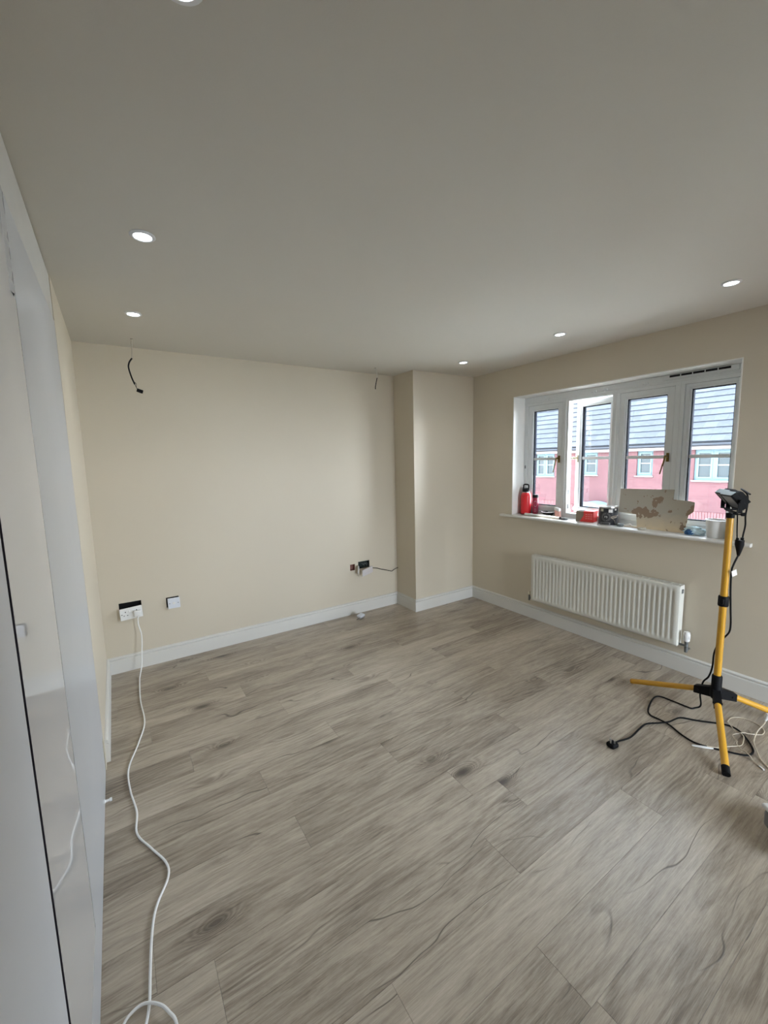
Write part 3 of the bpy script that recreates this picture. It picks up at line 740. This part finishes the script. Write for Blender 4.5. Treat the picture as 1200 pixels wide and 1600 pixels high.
sm = fp.modifiers.new('thickness', 'SOLIDIFY'); sm.thickness = .002
if fp.data.polygons[0].normal.x > 0: fp.data.flip_normals()
rp_('rear_panel', B(RX+.050, RX+.062, RY0+.01, RY1-.01, RZ0+.005, RZ1-.008, .003), M_rad)
rp_('convector', B(RX+.014, RX+.048, RY0+.03, RY1-.03, RZ0+.02, RZ1-.03), M_radd)
for yy in (RY0-.001, RY1-.011):
    b = bmesh.new(); box(b, RX+.004, RX+.064, yy, yy+.012, RZ0+.005, RZ1+.002, .003, 2); e = rp_('side_panel', b, M_rad)
b = bmesh.new(); box(b, RX+.008, RX+.014, RY0, RY1, RZ1-.006, RZ1+.003, .001); box(b, RX+.052, RX+.062, RY0, RY1, RZ1-.006, RZ1+.003, .001)
box(b, RX+.022, RX+.026, RY0, RY1, RZ1-.003, RZ1+.002); box(b, RX+.038, RX+.042, RY0, RY1, RZ1-.003, RZ1+.002)
for k in range(25): yy = RY0+.02+k*(RY1-RY0-.04)/24; box(b, RX+.012, RX+.054, yy-.004, yy+.004, RZ1-.003, RZ1+.0025)
rp_('top_grille', b, M_rad)
rp_('air_vent', B(RX+.020, RX+.040, RY0-.006, RY0+.0005, RZ1-.055, RZ1-.025, .002), M_galv)
b = bmesh.new()
for yy in (RY0+.2, RY1-.2): box(b, RX+.061, W-.001, yy-.02, yy+.02, RZ0+.05, RZ1-.03)
rp_('bracket', b, M_galv)
# valves
tv = bmesh.new(); lathe(tv, [(0, .075), (.010, .075), (.018, .082), (.0195, .10), (.0195, .135), (.017, .147), (0, .148)], 20)
M_val = M_white
o = rp_('thermostat_valve', tv, M_val, True); o.location = (RX+.03-rad.location.x+rad.location.x, RY0-.045, RZ0-.03)
b = bmesh.new(); tube(b, [(0, 0, .0), (0, 0, .078)], [.010, .012], 12); tube(b, [(0, 0, .045), (0, .045, .045)], .008, 10); tube(b, [(0, 0, .012), (.05, 0, .012)], .0075, 10); bmesh.ops.create_icosphere(b, subdivisions=2, radius=.014, matrix=Matrix.Translation((0, 0, .045)))
obj('valve_body', b, M_galv, o, True); 
b = bmesh.new()
for k in range(14): a_ = 2*pi*k/14; tube(b, [(.0198*cos(a_), .0198*sin(a_), .10), (.0198*cos(a_), .0198*sin(a_), .132)], .0012, 5)
obj('grip_rib', b, M_white, o)
b = bmesh.new(); lathe(b, [(0, .055), (.010, .055), (.012, .06), (.011, .078), (.006, .084), (0, .085)], 16)
o = rp_('lockshield_valve', b, mat('cream_cap', (.72, .68, .55), .4), True); o.location = (RX+.03, RY1+.036, RZ0-.015)
b = bmesh.new(); tube(b, [(0, 0, -.002), (0, 0, .058)], .008, 12); tube(b, [(0, 0, .03), (0, -.024, .03)], .007, 10); tube(b, [(0, 0, .012), (.05, 0, .012)], .0065, 10)
obj('valve_body', b, M_galv, o, True)

# ================================================================== TRIPOD WORK LIGHT
TX, TY = 2.783, .838
tri = empty('tripod_work_light', (TX, TY, 0), 'yellow tripod stand with two small black work lights at its top', 'work light')
def tp(name, bm, m_, smooth=True, parent=None):
    o = obj(name, bm, m_, parent or tri, smooth)
    if parent is None: o.matrix_parent_inverse = Matrix.Translation((-TX, -TY, 0))
    return o
def T_(a, b, r, n=14): return tube(bmesh.new(), [a, b], r, n)
tp('pole', T_((TX, TY, .26), (TX, TY, .775), .0175, 20), M_yel)
tp('upper_pole', T_((TX, TY, .70), (TX, TY, 1.208), .0165, 20), M_yel)
bm = lathe(bmesh.new(), [(0, .700), (.023, .700), (.0245, .706), (.0245, .752), (.022, .758), (0, .758)], 20, c=(TX, TY, 0)); box(bm, TX-.030, TX-.018, TY-.010, TY+.010, .715, .745, .003)
tp('clamp_collar', bm, M_black)
bm = lathe(bmesh.new(), [(0, .15), (.022, .15), (.030, .165), (.030, .205), (.0245, .225), (.0245, .285), (.021, .292), (0, .292)], 20, c=(TX, TY, 0))
feet = [(2.835, 1.315), (2.349, .643), (3.135, .575)]
for (fx, fy) in feet:
    d = Vector((fx-TX, fy-TY, 0)).normalized(); s = Vector((-d.y, d.x, 0))
    mt = Matrix(((d.x, s.x, 0, TX), (d.y, s.y, 0, TY), (0, 0, 1, 0), (0, 0, 0, 1)))
    r_ = bmesh.ops.create_cube(bm, size=1.); vs = r_['verts']
    for v_ in vs:
        x_ = .015 if v_.co.x < 0 else .105
        zlo, zhi = (.155, .215) if v_.co.x < 0 else (.138, .182)
        v_.co = mt @ Vector((x_, (.017 if v_.co.y > 0 else -.017), zhi if v_.co.z > 0 else zlo))
    tube(bm, [mt @ Vector((.085, -.022, .165)), mt @ Vector((.085, .022, .165))], .007, 8)
tp('hub', bm, M_black, False)
for i, (fx, fy) in enumerate(feet):
    d = Vector((fx-TX, fy-TY, 0)).normalized(); a = Vector((TX, TY, .163)) + d*.095; b_ = Vector((fx, fy, .018))
    lg = tp('leg', T_(a, b_, .0165, 16), M_yel)
    dd = (b_-a).normalized()
    if i != 0: tp('foot_cap', T_(b_-dd*.030, b_+dd*.012, .0175, 16), M_black, True, lg)
    else: tp('foot_cap', T_(b_-dd*.006, b_+dd*.003, .0168, 16), mat('ochre_cap', (.45, .22, .02), .5), True, lg)
# bracket and cross bar
nd = Vector((-.67, .74, 0)).normalized(); wd_ = Vector((.74, .67, 0)).normalized()
def frameM(o_, xax, yax, zax): return Matrix(((xax.x, yax.x, zax.x, o_.x), (xax.y, yax.y, zax.y, o_.y), (xax.z, yax.z, zax.z, o_.z), (0, 0, 0, 1)))
Zv = Vector((0, 0, 1))
bm = lathe(bmesh.new(), [(0, 1.196), (.0195, 1.196), (.0195, 1.222), (.008, 1.226), (.008, 1.235), (0, 1.235)], 16, c=(TX, TY, 0))
tp('top_cap', bm, M_black)
mt = frameM(Vector((TX, TY, 1.232)), Vector((.89, .454, 0)).normalized(), Vector((-.454, .89, 0)).normalized(), Zv)
bm = B(-.11, .11, -.011, .011, -.004, .004, .002); bmesh.ops.transform(bm, matrix=mt, verts=bm.verts); tp('cross_bar', bm, M_black, False)
bm = bmesh.new(); mk = frameM(Vector((TX, TY, 1.215)), nd, wd_, Zv); tube(bm, [mk @ Vector((-.018, 0, 0)), mk @ Vector((-.055, 0, 0))], [.004, .004], 8); tube(bm, [mk @ Vector((-.05, 0, 0)), mk @ Vector((-.066, 0, 0))], .010, 8)
tp('clamp_knob', bm, M_black)
for s in (-1, 1):
    bd_ = Vector((.89, .454, 0)).normalized(); cpos = Vector((TX, TY, 1.232)) + bd_*.066*s
    tilt = radians(-40)
    # u-bracket
    ub = frameM(cpos, wd_, nd, Zv)
    b = bmesh.new(); box(b, -.060, .060, -.008, .008, .004, .008); box(b, -.060, -.056, -.010, .010, .004, .075); box(b, .056, .060, -.010, .010, .004, .075)
    for q in (-.064, .064): tube(b, [(q-.006, 0, .066), (q+.006, 0, .066)], .009, 8)
    bmesh.ops.transform(b, matrix=ub, verts=b.verts)
    lampb = tp('lamp_bracket', b, M_black, False)
    lm = frameM(cpos+Vector((0, 0, .068)), wd_, nd, Zv) @ Matrix.Rotation(tilt, 4, 'X') @ Matrix.Diagonal((1.02, 1.0, 1.22, 1))
    # local: x width, +y front, z up
    b = bmesh.new(); box(b, -.054, .054, -.010, .016, -.040, .040, .004, 2)
    for k in range(9): box(b, -.044+k*.011-.0018, -.044+k*.011+.0018, -.034, -.009, -.030, .030)
    box(b, -.025, .025, -.046, -.030, -.018, .018, .003)
    bmesh.ops.transform(b, matrix=lm, verts=b.verts); hb = tp('lamp_housing', b, M_black, False)
    b = bmesh.new(); box(b, -.053, .053, .016, .019, .034, .040); box(b, -.053, .053, .016, .019, -.040, -.034); box(b, -.053, -.047, .016, .019, -.034, .034); box(b, .047, .053, .016, .019, -.034, .034)
    bmesh.ops.transform(b, matrix=lm, verts=b.verts); tp('bezel', b, M_black, False, hb)
    b = B(-.047, .047, .0155, .0175, -.034, .034); bmesh.ops.transform(b, matrix=lm, verts=b.verts); tp('lens', b, M_lamp_g, False, hb)
    b = B(-.052, .052, -.012, .015, .0385, .042, .001); bmesh.ops.transform(b, matrix=lm, verts=b.verts); tp('top_plate', b, M_lamp_hood, False, hb)
# lamp cables, Y joint, lead
nl = Vector((TX, TY, 1.300)) - wd_*.072 - nd*.045
tp('lamp_cable', tube(bmesh.new(), smooth_path([tuple(nl+Vector((0, 0, .03))), (2.855, .822, 1.350), (2.880, .803, 1.322), (2.888, .799, 1.285), (2.875, .797, 1.24), (2.866, .797, 1.20), (2.868, .795, 1.15), (2.855, .797, 1.10), (2.846, .797, 1.066)], 6), .0042), M_black)
tp('lamp_cable', tube(bmesh.new(), smooth_path([tuple(Vector((TX, TY, 1.30)) + wd_*.072 - nd*.04), (2.84, .83, 1.25), (2.826, .82, 1.20), (2.822, .815, 1.12), (2.820, .810, 1.066)], 6), .0032), M_black)
bm = bmesh.new(); tube(bm, [(2.833, .803, 1.072), (2.833, .803, 1.045), (2.826, .801, 1.010), (2.822, .801, .985)], [.021, .021, .012, .006], 12)
for v_ in bm.verts: v_.co.x += 0; 
tube(bm, [(2.846, .797, 1.085), (2.846, .797, 1.06)], .008, 8); tube(bm, [(2.820, .81, 1.085), (2.820, .81, 1.06)], .007, 8)
tp('cable_joint', bm, M_black)
z = .006
def by_pole(s_, b_, z_): return (TX+.29*s_+.957*b_, TY-.957*s_+.29*b_, z_)
fl_pts = [(2.822, .801, .99), by_pole(.030, 0, .94), by_pole(.024, 0, .90), by_pole(.026, 0, .80), by_pole(.034, 0, .68), by_pole(.039, .01, .60), by_pole(.036, .02, .55), by_pole(.018, .032, .51), by_pole(-.004, .034, .47), by_pole(-.022, .018, .41), by_pole(-.025, .006, .33), by_pole(-.038, .02, .26), by_pole(-.062, .06, .20), by_pole(-.072, .07, .12), (2.86, .93, .03), (2.845, .955, z), (2.825, .965, z), (2.822, .99, z), (2.819, 1.066, z), (2.808, 1.134, z), (2.745, 1.144, z), (2.607, 1.108, z), (2.556, 1.074, z), (2.553, 1.024, z), (2.546, .971, z), (2.505, .890, z), (2.490, .824, z), (2.512, .760, z), (2.544, .702, z), (2.589, .637, z), (2.633, .623, z), (2.677, .633, z), (2.743, .673, z), (2.798, .725, z), (2.809, .771, z), (2.779, .821, z), (2.718, .893, z), (2.671, .955, z+.002), (2.621, .968, z+.006), (2.558, .976, z+.009), (2.508, 1.004, z+.006), (2.449, 1.046, z), (2.378, 1.047, z), (2.256, 1.039, z), (2.175, 1.054, .010), (2.135, 1.056, .016)]
tp('power_lead', tube(bmesh.new(), smooth_path(fl_pts, 6), .0046, 8), M_black)
b = bmesh.new(); box(b, -.0005, .0005, -.014, .014, -.020, .020); mtg = Matrix.Translation(by_pole(.036, -.006, .895)) @ Matrix.Rotation(radians(-30), 4, 'Y') @ Matrix.Rotation(radians(60), 4, 'Z'); bmesh.ops.transform(b, matrix=mtg, verts=b.verts)
tp('cable_tag', b, M_paper, False)
# plug, lying pins-up at the end of the lead
pg = obj('lead_plug', B(-.025, .024, -.023, .023, .0, .026, .010, 3), M_black, tri, True); pg.location = (2.108-TX, 1.058-TY, .0007); pg.rotation_euler = (0, 0, radians(-8))
b = bmesh.new(); box(b, -.004, .0, .009, .015, .024, .042); box(b, -.004, .0, -.015, -.009, .024, .042); box(b, -.017, -.012, -.003, .003, .024, .046)
obj('pin', b, M_silver, pg)

# beige thin cord with a white plug, and its coils on the floor
z = .004
bg_pts = [(2.495, .770, .006), (2.525, .735, .008), (2.577, .712, z+.008), (2.623, .686, z+.008), (2.671, .676, z), (2.730, .685, z), (2.760, .702, z), (2.774, .732, z), (2.798, .762, z), (2.839, .789, z), (2.904, .795, z), (2.953, .767, z), (2.964, .723, z), (2.953, .681, z), (2.919, .650, z), (2.872, .643, z), (2.849, .653, z), (2.779, .702, z+.008), (2.730, .730, z+.006), (2.711, .724, z), (2.680, .700, z+.006), (2.640, .686, z+.008), (2.598, .634, z+.002), (2.548, .565, z)]
cg = empty('thin_cord', (2.75, .70, 0), 'thin beige cord lying in loops on the floor behind the front tripod leg', 'cord')
def gp(root, name, bm, m_, smooth=True):
    o = obj(name, bm, m_, root, smooth); o.matrix_parent_inverse = Matrix.Translation(-Vector(root.location)); return o
LEADP = [q for q in smooth_path(fl_pts, 12) if q.z < .03]
def over_lead(P):      # where a thin cord crosses the black lead it rides over it
    P = smooth_path(P, 10)
    for q in P:
        dmin = min(math.hypot(q.x-l.x, q.y-l.y) for l in LEADP)
        if q.z < .02: q.z = max(q.z, .004+.0115*max(0., min(1., (.034-dmin)/.018)))
    return P
gp(cg, 'cord', tube(bmesh.new(), over_lead(bg_pts), .0024, 6), M_cordb)
gp(cg, 'connector', tube(bmesh.new(), smooth_path([(2.452, .822, .007), (2.480, .788, .007), (2.512, .748, .0075)], 3), [.0035, .005, .006, .006, .006, .005, .0035], 10), M_white)
gp(cg, 'end_tip', tube(bmesh.new(), [(2.552, .572, z), (2.538, .552, z)], .0038, 8), M_white)
wc2 = empty('white_lead', (2.98, .60, 0), 'white plug lead coming down to the floor at the right edge beside the tripod', 'cord')
gp(wc2, 'cord', tube(bmesh.new(), over_lead([(2.875, .640, .090), (2.868, .640, .07), (2.83, .655, .035), (2.785, .655, .008), (2.72, .640, z), (2.64, .600, z), (2.58, .55, z), (2.52, .47, z)]), .0026, 6), M_cordb)
gp(wc2, 'plug', tube(bmesh.new(), [(2.872, .640, .086), (2.880, .634, .105), (2.886, .630, .122)], [.006, .012, .012], 12), M_white)

# storage tub at the right edge
t = empty('storage_box', (2.150, .318, 0), 'grey box with a white lid cut off by the right edge of the picture', 'box', rotz=radians(-38))
obj('body', B(-.09, .09, -.11, .11, .001, .078, .018, 3), mat('grey_box_plastic', (.20, .20, .21), .45), t, True)
obj('lid', B(-.094, .094, -.114, .114, .078, .098, .008, 3), M_white, t, True)

# ================================================================== THINGS ON THE SILL
S = .9851
# red flask
t = empty('drinks_flask', (3.405, 2.655, S), 'large red metal drinks flask with black loop lid at the left end of the sill', 'flask')
obj('body', lathe(bmesh.new(), [(0, .004), (.040, .004), (.042, .009), (.042, .155), (.039, .170), (.030, .183), (.026, .186), (0, .186)], 28), M_redm, t, True)
obj('base_ring', lathe(bmesh.new(), [(0, 0), (.038, 0), (.0405, .003), (.0405, .006), (0, .006)], 28), M_black, t, True)
obj('neck_ring', lathe(bmesh.new(), [(.026, .184), (.029, .186), (.029, .192), (.024, .193)], 28), M_silver, t, True)
ld_ = obj('lid', lathe(bmesh.new(), [(0, .190), (.029, .190), (.030, .194), (.030, .212), (.026, .220), (0, .222)], 24), M_black, t, True)
b = bmesh.new(); tube(b, smooth_path([(0, -.026, .205), (0, -.026, .235), (0, -.020, .250), (0, .020, .250), (0, .026, .235), (0, .026, .205)], 4), .006, 8)
obj('loop_handle', b, M_black, ld_, True)
# slim tube
t = empty('slim_tube', (3.425, 2.560, S), 'slim maroon tube with a black cap standing right of the red flask', 'tube')
obj('body', lathe(bmesh.new(), [(0, 0), (.0195, 0), (.021, .002), (.021, .130), (0, .130)], 22), M_mar, t, True)
obj('cap', lathe(bmesh.new(), [(0, .130), (.023, .130), (.0235, .134), (.0235, .147), (.020, .152), (0, .153)], 22), M_black, t, True)
def wrap(bm, R, cy_):
    # flat (u right, v up, w out) -> around the cylinder; facing direction angle cy_
    for v_ in bm.verts:
        u, v, w_ = v_.co; a = cy_ + u/R
        v_.co = Vector(((R+w_)*cos(a), (R+w_)*sin(a), v))
    return bm
def text_bm(s, size, depth=.0004):
    cu = bpy.data.curves.new('t', 'FONT'); cu.body = s; cu.size = size; cu.align_x = 'CENTER'; cu.align_y = 'CENTER'; cu.extrude = depth; cu.resolution_u = 3
    ob = bpy.data.objects.new('t', cu); COL.objects.link(ob); dg = bpy.context.evaluated_depsgraph_get(); me = bpy.data.meshes.new_from_object(ob.evaluated_get(dg))
    bm = bmesh.new(); bm.from_mesh(me); COL.objects.unlink(ob); bpy.data.objects.remove(ob); bpy.data.meshes.remove(me); return bm
def ring_bm(R0, R1, n=32, d=.0004):
    bm = bmesh.new(); A = []
    for k in range(n):
        a = 2*pi*k/n; A.append((bm.verts.new((R0*cos(a), R0*sin(a), d)), bm.verts.new((R1*cos(a), R1*sin(a), d))))
    for k in range(n): bm.faces.new((A[k][0], A[k][1], A[(k+1) % n][1], A[(k+1) % n][0]))
    return bm
M_print = mat('white_print', (.55, .55, .53), .6)
M_printg = mat('grey_print', (.22, .22, .22), .6)
aim = math.atan2(-2.56, -3.425)
b = ring_bm(.0115, .0130); bmesh.ops.scale(b, vec=(1, 1.7, 1), verts=b.verts); bmesh.ops.translate(b, vec=(0, .085, 0), verts=b.verts); obj('emblem', wrap(b, .0212, aim), M_print, t)
b = bmesh.new()
for k in range(4): box(b, -.008, .008-.003*(k % 2), .020+k*.008, .023+k*.008, .0002, .0006)
obj('small_print', wrap(b, .0212, aim), M_print, t)
# rolled tube lying along the sill front
d0, d1 = Vector((3.325, 2.600, S+.0125)), Vector((3.315, 2.215, S+.0125))
b = tube(bmesh.new(), [d0, d1], .012, 14); o = obj('rolled_tube', b, mat('pale_roll', (.66, .66, .63), .5), None, True)
tag(o, 'pale roll lying lengthwise along the front of the sill below the red flask', 'roll')
obj('end_cap', tube(bmesh.new(), [d1-Vector((0, -.004, 0)), d1-Vector((0, .004, 0))], .0122, 14), M_dark, o)
# black dish
t = empty('shallow_dish', (3.41, 2.405, S), 'shallow black dish with a white rim behind the pale roll', 'dish')
obj('bowl', lathe(bmesh.new(), [(0, 0), (.024, 0), (.046, .024), (.050, .026), (.046, .028), (.022, .006), (0, .006)], 26), M_black, t, True)
obj('rim', lathe(bmesh.new(), [(.045, .0265), (.051, .0265), (.052, .029), (.045, .030)], 26), M_white, t, True)
# pink pack
t = empty('packet', (3.395, 2.290, S), 'small pink and white packet leaning by the first window mullion', 'packet', rotz=radians(75))
o = obj('wrapper', B(-.024, .024, -.010, .010, .0, .068, .006, 2), M_pink, t, True); o.rotation_euler = (radians(-14), radians(-10), 0); o.location = (0, 0, .005)
o2 = obj('label_strip', B(-.0245, .0245, -.0105, .0105, .050, .072, .004, 2), M_paper, t, True); o2.rotation_euler = (radians(-14), radians(-10), 0); o2.location = (0, 0, .005)
# black disc
o = obj('black_disc', lathe(bmesh.new(), [(0, 0), (.026, 0), (.028, .002), (.028, .006), (.025, .008), (.010, .008), (.008, .006), (0, .006)], 26), M_black, None, True, (3.338, 2.19, S))
tag(o, 'flat black disc lying on the sill left of the red box', 'disc')
# red and brown box
t = empty('cardboard_box', (3.400, 2.020, S), 'small open cardboard box, red and brown, left of the paint tin', 'box', rotz=radians(12))
obj('tray', B(-.042, .042, -.060, .058, .0005, .060, .0015), M_brn, t)
obj('sleeve', B(-.0435, .0435, -.0620, .005, .0, .0615, .001), M_redc, t)
prb = bmesh.new(); prism(prb, [(.005, .001), (.005, .035), (.030, .001)], -.0437, -.0425, lambda u, v, h: (h, u, v)); obj('sleeve_corner', prb, M_redc, t)
obj('opening', B(-.030, .030, .010, .050, .0603, .0607), M_dark, t)
b = bmesh.new()
for k in range(3):
    for j in range(3): box(b, -.0441, -.0436, -.054+j*.017, -.054+j*.017+.012, .018+k*.012, .021+k*.012)
obj('print_lines', b, mat('pink_print', (.9, .45, .42), .6), t)
o = obj('card_slip', B(-.024, .024, -.040, .040, 0, .0015), M_paper, None, False, (3.322, 2.075, S), (0, 0, radians(14)))
tag(o, 'flat white card slip lying in front of the red and brown box', 'card')
# paint tin
R_ = .0585
t = empty('paint_tin', (3.352, 1.807, S), 'black paint tin with round FB emblem and white lid rim standing on the sill', 'paint tin')
obj('body', lathe(bmesh.new(), [(0, .001), (R_-.001, .001), (R_, .003), (R_, .118), (0, .118)], 40), mat('tin_label_black', (.012, .013, .018), .3), t, True)
obj('rim', lathe(bmesh.new(), [(R_-.006, .117), (R_+.001, .117), (R_+.002, .121), (R_+.001, .127), (R_-.005, .127), (R_-.006, .122)], 40), M_silver, t, True)
obj('lid', lathe(bmesh.new(), [(0, .121), (R_-.008, .121), (R_-.006, .126), (R_-.010, .127), (R_-.012, .123), (0, .1225)], 40), M_white, t, True)
obj('base_rim', lathe(bmesh.new(), [(R_-.003, 0), (R_+.001, 0), (R_+.001, .004), (R_-.001, .005)], 40), M_silver, t, True)
aim = math.atan2(-1.807, -3.352)
def on_tin(b, du, dv, m_, name):
    bmesh.ops.translate(b, vec=(du, dv, 0), verts=b.verts); return obj(name, wrap(b, R_+.0004, aim), m_, t)
em = on_tin(ring_bm(.0275, .0290), -.012, .058, M_printg, 'emblem_ring'); on_tin(ring_bm(.0185, .0195), -.012, .058, M_printg, 'emblem_ring')
b = bmesh.new()
for k in range(26):
    a = 2*pi*k/26
    if k % 13 == 6: continue
    c0 = Vector((.023*cos(a), .023*sin(a), .0003)); rd = Vector((cos(a), sin(a), 0)); tg = Vector((-sin(a), cos(a), 0))
    b.faces.new([b.verts.new(c0+rd*p_+tg*q_) for p_, q_ in ((-.0024, -.0014), (.0024, -.0014), (.0024, .0014), (-.0024, .0014))])
on_tin(b, -.012, .058, M_printg, 'emblem_lettering')
on_tin(text_bm('FB', .020), -.012, .058, M_print, 'lettering')
def rect(w_, h_, n=8, d=.0005):
    bm = bmesh.new(); P_ = [(bm.verts.new((-w_/2+w_*k/n, -h_/2, d)), bm.verts.new((-w_/2+w_*k/n, h_/2, d))) for k in range(n+1)]
    for k in range(n): bm.faces.new((P_[k][0], P_[k+1][0], P_[k+1][1], P_[k][1]))
    return bm
on_tin(rect(.024, .022), .014, .100, M_paper, 'price_sticker'); on_tin(rect(.020, .018), -.040, .104, mat('cream_sticker', (.55, .52, .42), .6), 'cream_sticker'); on_tin(rect(.014, .010), .048, .108, M_paper, 'small_sticker')
on_tin(rect(.062, .016), -.016, .014, M_printg, 'name_strip'); b = rect(.048, .010, d=.0008); on_tin(b, -.016, .014, mat('strip_dark', (.03, .03, .03), .5), 'name_strip_centre')
b = text_bm('8.8', .009); on_tin(b, .014, .099, M_printg, 'sticker_lettering')
b = bmesh.new(); tube(b, smooth_path([(.016, .058, .001), (.035, .064, .001), (.055, .066, .001), (.075, .068, .001)], 4), .0018, 6); tube(b, smooth_path([(.018, .052, .001), (.040, .054, .001), (.060, .058, .001)], 4), .0022, 6)
tube(b, smooth_path([(.026, .048, .0008), (.042, .035, .0008), (.050, .004, .0008)], 5), .0008, 5)
on_tin(b, 0, 0, mat('paint_dribble', (.55, .48, .38), .6), 'paint_dribble')
# putty puck
o = obj('tape_roll', lathe(bmesh.new(), [(.007, 0), (.020, 0), (.0225, .003), (.0225, .017), (.020, .020), (.007, .020), (.007, 0)], 22), M_grey, None, True, (3.338, 1.700, S))
tag(o, 'small dark grey roll of tape right of the paint tin', 'tape')
# paper scraps
o = obj('crumpled_paper', bmesh.new(), M_paper); me = o.data; b = bmesh.new(); bmesh.ops.create_icosphere(b, subdivisions=2, radius=.022)
for v_ in b.verts: v_.co *= random.uniform(.75, 1.15); v_.co.z = max(v_.co.z*.6, -.010)
b.to_mesh(me); b.free(); o.location = (3.385, 1.655, S+.0102); tag(o, 'crumpled white paper scrap behind the grey tape roll', 'paper')
o = obj('wooden_strip', B(-.006, .006, -.075, .075, 0, .008, .001), mat('pale_wood', (.62, .50, .36), .6), None, False, (3.352, 1.598, S), (0, 0, radians(4))); tag(o, 'thin pale wooden strip lying along the sill before the leaning board', 'strip')
o = obj('beige_tape', lathe(bmesh.new(), [(.014, 0), (.026, 0), (.028, .003), (.028, .012), (.026, .015), (.014, .015), (.014, 0)], 24), M_beige, None, True, (3.300, 1.520, S)); tag(o, 'flat beige tape roll at the front of the sill before the leaning board', 'tape')
# leaning board
bm = bmesh.new()
O_ = Vector((3.352, 1.760, S)); ux = Vector((0, -1, 0)); uy = Vector((.3, 0, 1)).normalized(); un = ux.cross(uy)
poly = [(0.0, .303), (.385, .312), (.388, .238), (.495, .233), (.526, .226), (.529, .160), (.502, .130), (.500, .066), (.494, .0), (.338, .0), (.180, .0), (.156, .105), (.018, .113), (.010, .20)]
# bottom edge stands on the sill; the left part is cut away
prism(bm, poly, -.0015, .0015)
o = obj('leaning_board', bm, M_board); o.matrix_world = Matrix(((ux.x, uy.x, un.x, O_.x), (ux.y, uy.y, un.y, O_.y), (ux.z, uy.z, un.z, O_.z+.001), (0, 0, 0, 1)))
tag(o, 'torn grey cardboard sheet with brown patches leaning against the window', 'board')
# cloth
def cloth(name, c, sx_, sy_, sz_, m_, seed, label):
    rnd = random.Random(seed); b = bmesh.new(); bmesh.ops.create_icosphere(b, subdivisions=4, radius=1)
    ph = [rnd.uniform(0, 6.28) for _ in range(8)]; dirs = [Vector((rnd.gauss(0, 1), rnd.gauss(0, 1), rnd.gauss(0, 1))).normalized() for _ in range(8)]
    for v_ in b.verts:
        n_ = v_.co.normalized(); f_ = sum(abs(sin(7*n_.dot(dirs[k])+ph[k])) for k in range(8))/4-.5
        v_.co = Vector((n_.x*sx_, n_.y*sy_, max(n_.z, -.55)*sz_))*(.62+.62*f_)
    mz = min(v_.co.z for v_ in b.verts)
    for v_ in b.verts: v_.co.z -= mz; 
    for f in b.faces: f.smooth = True
    o = obj(name, b, m_); o.location = c; tag(o, label, 'cloth'); return o
cloth('crumpled_cloth', (3.345, 1.198, S), .030, .055, .030, M_rag1, 3, 'pale blue crumpled cloth lying between the leaning board and the white tub')
cloth('crumpled_cloth', (3.318, 1.222, S), .016, .022, .020, M_rag2, 5, 'dark blue crumpled rag at the foot of the leaning board')
# white tub
t = empty('plastic_tub', (3.345, 1.078, S), 'white plastic tub at the right end of the sill behind the yellow pole', 'tub')
b = bmesh.new(); n = 32
prof = [(.036, 0), (.038, .002), (.047, .090), (.050, .092), (.050, .096), (.045, .096), (.036, .006), (0, .006)]
lathe(b, prof, n); lathe(b, [(0, 0), (.036, 0)], n)
obj('body', b, M_white, t, True)
o = obj('white_bottle', lathe(bmesh.new(), [(0, 0), (.022, 0), (.024, .003), (.024, .075), (.014, .086), (.010, .088), (.010, .095), (0, .095)], 22), mat('milky_plastic', (.66, .66, .64), .4), None, True, (3.40, 1.017+.0, S)); o.location.y = 1.027; o.location.x = 3.417
tag(o, 'small milky white bottle half hidden behind the white tub', 'bottle')

# sizes of the sill things
for (nm, k) in (('drinks_flask', 1.17), ('slim_tube', 1.22), ('cardboard_box', 1.2), ('paint_tin', 1.2), ('plastic_tub', 1.25), ('tape_roll', 1.1), ('black_disc', 1.1), ('shallow_dish', 1.2), ('packet', 1.3)):
    bpy.data.objects[nm].scale = (k, k, k)
bpy.data.objects['cardboard_box'].scale[2] = 1.5
bpy.data.objects['shallow_dish'].scale[2] = 1.6
bpy.data.objects['slim_tube'].scale[2] = 1.3
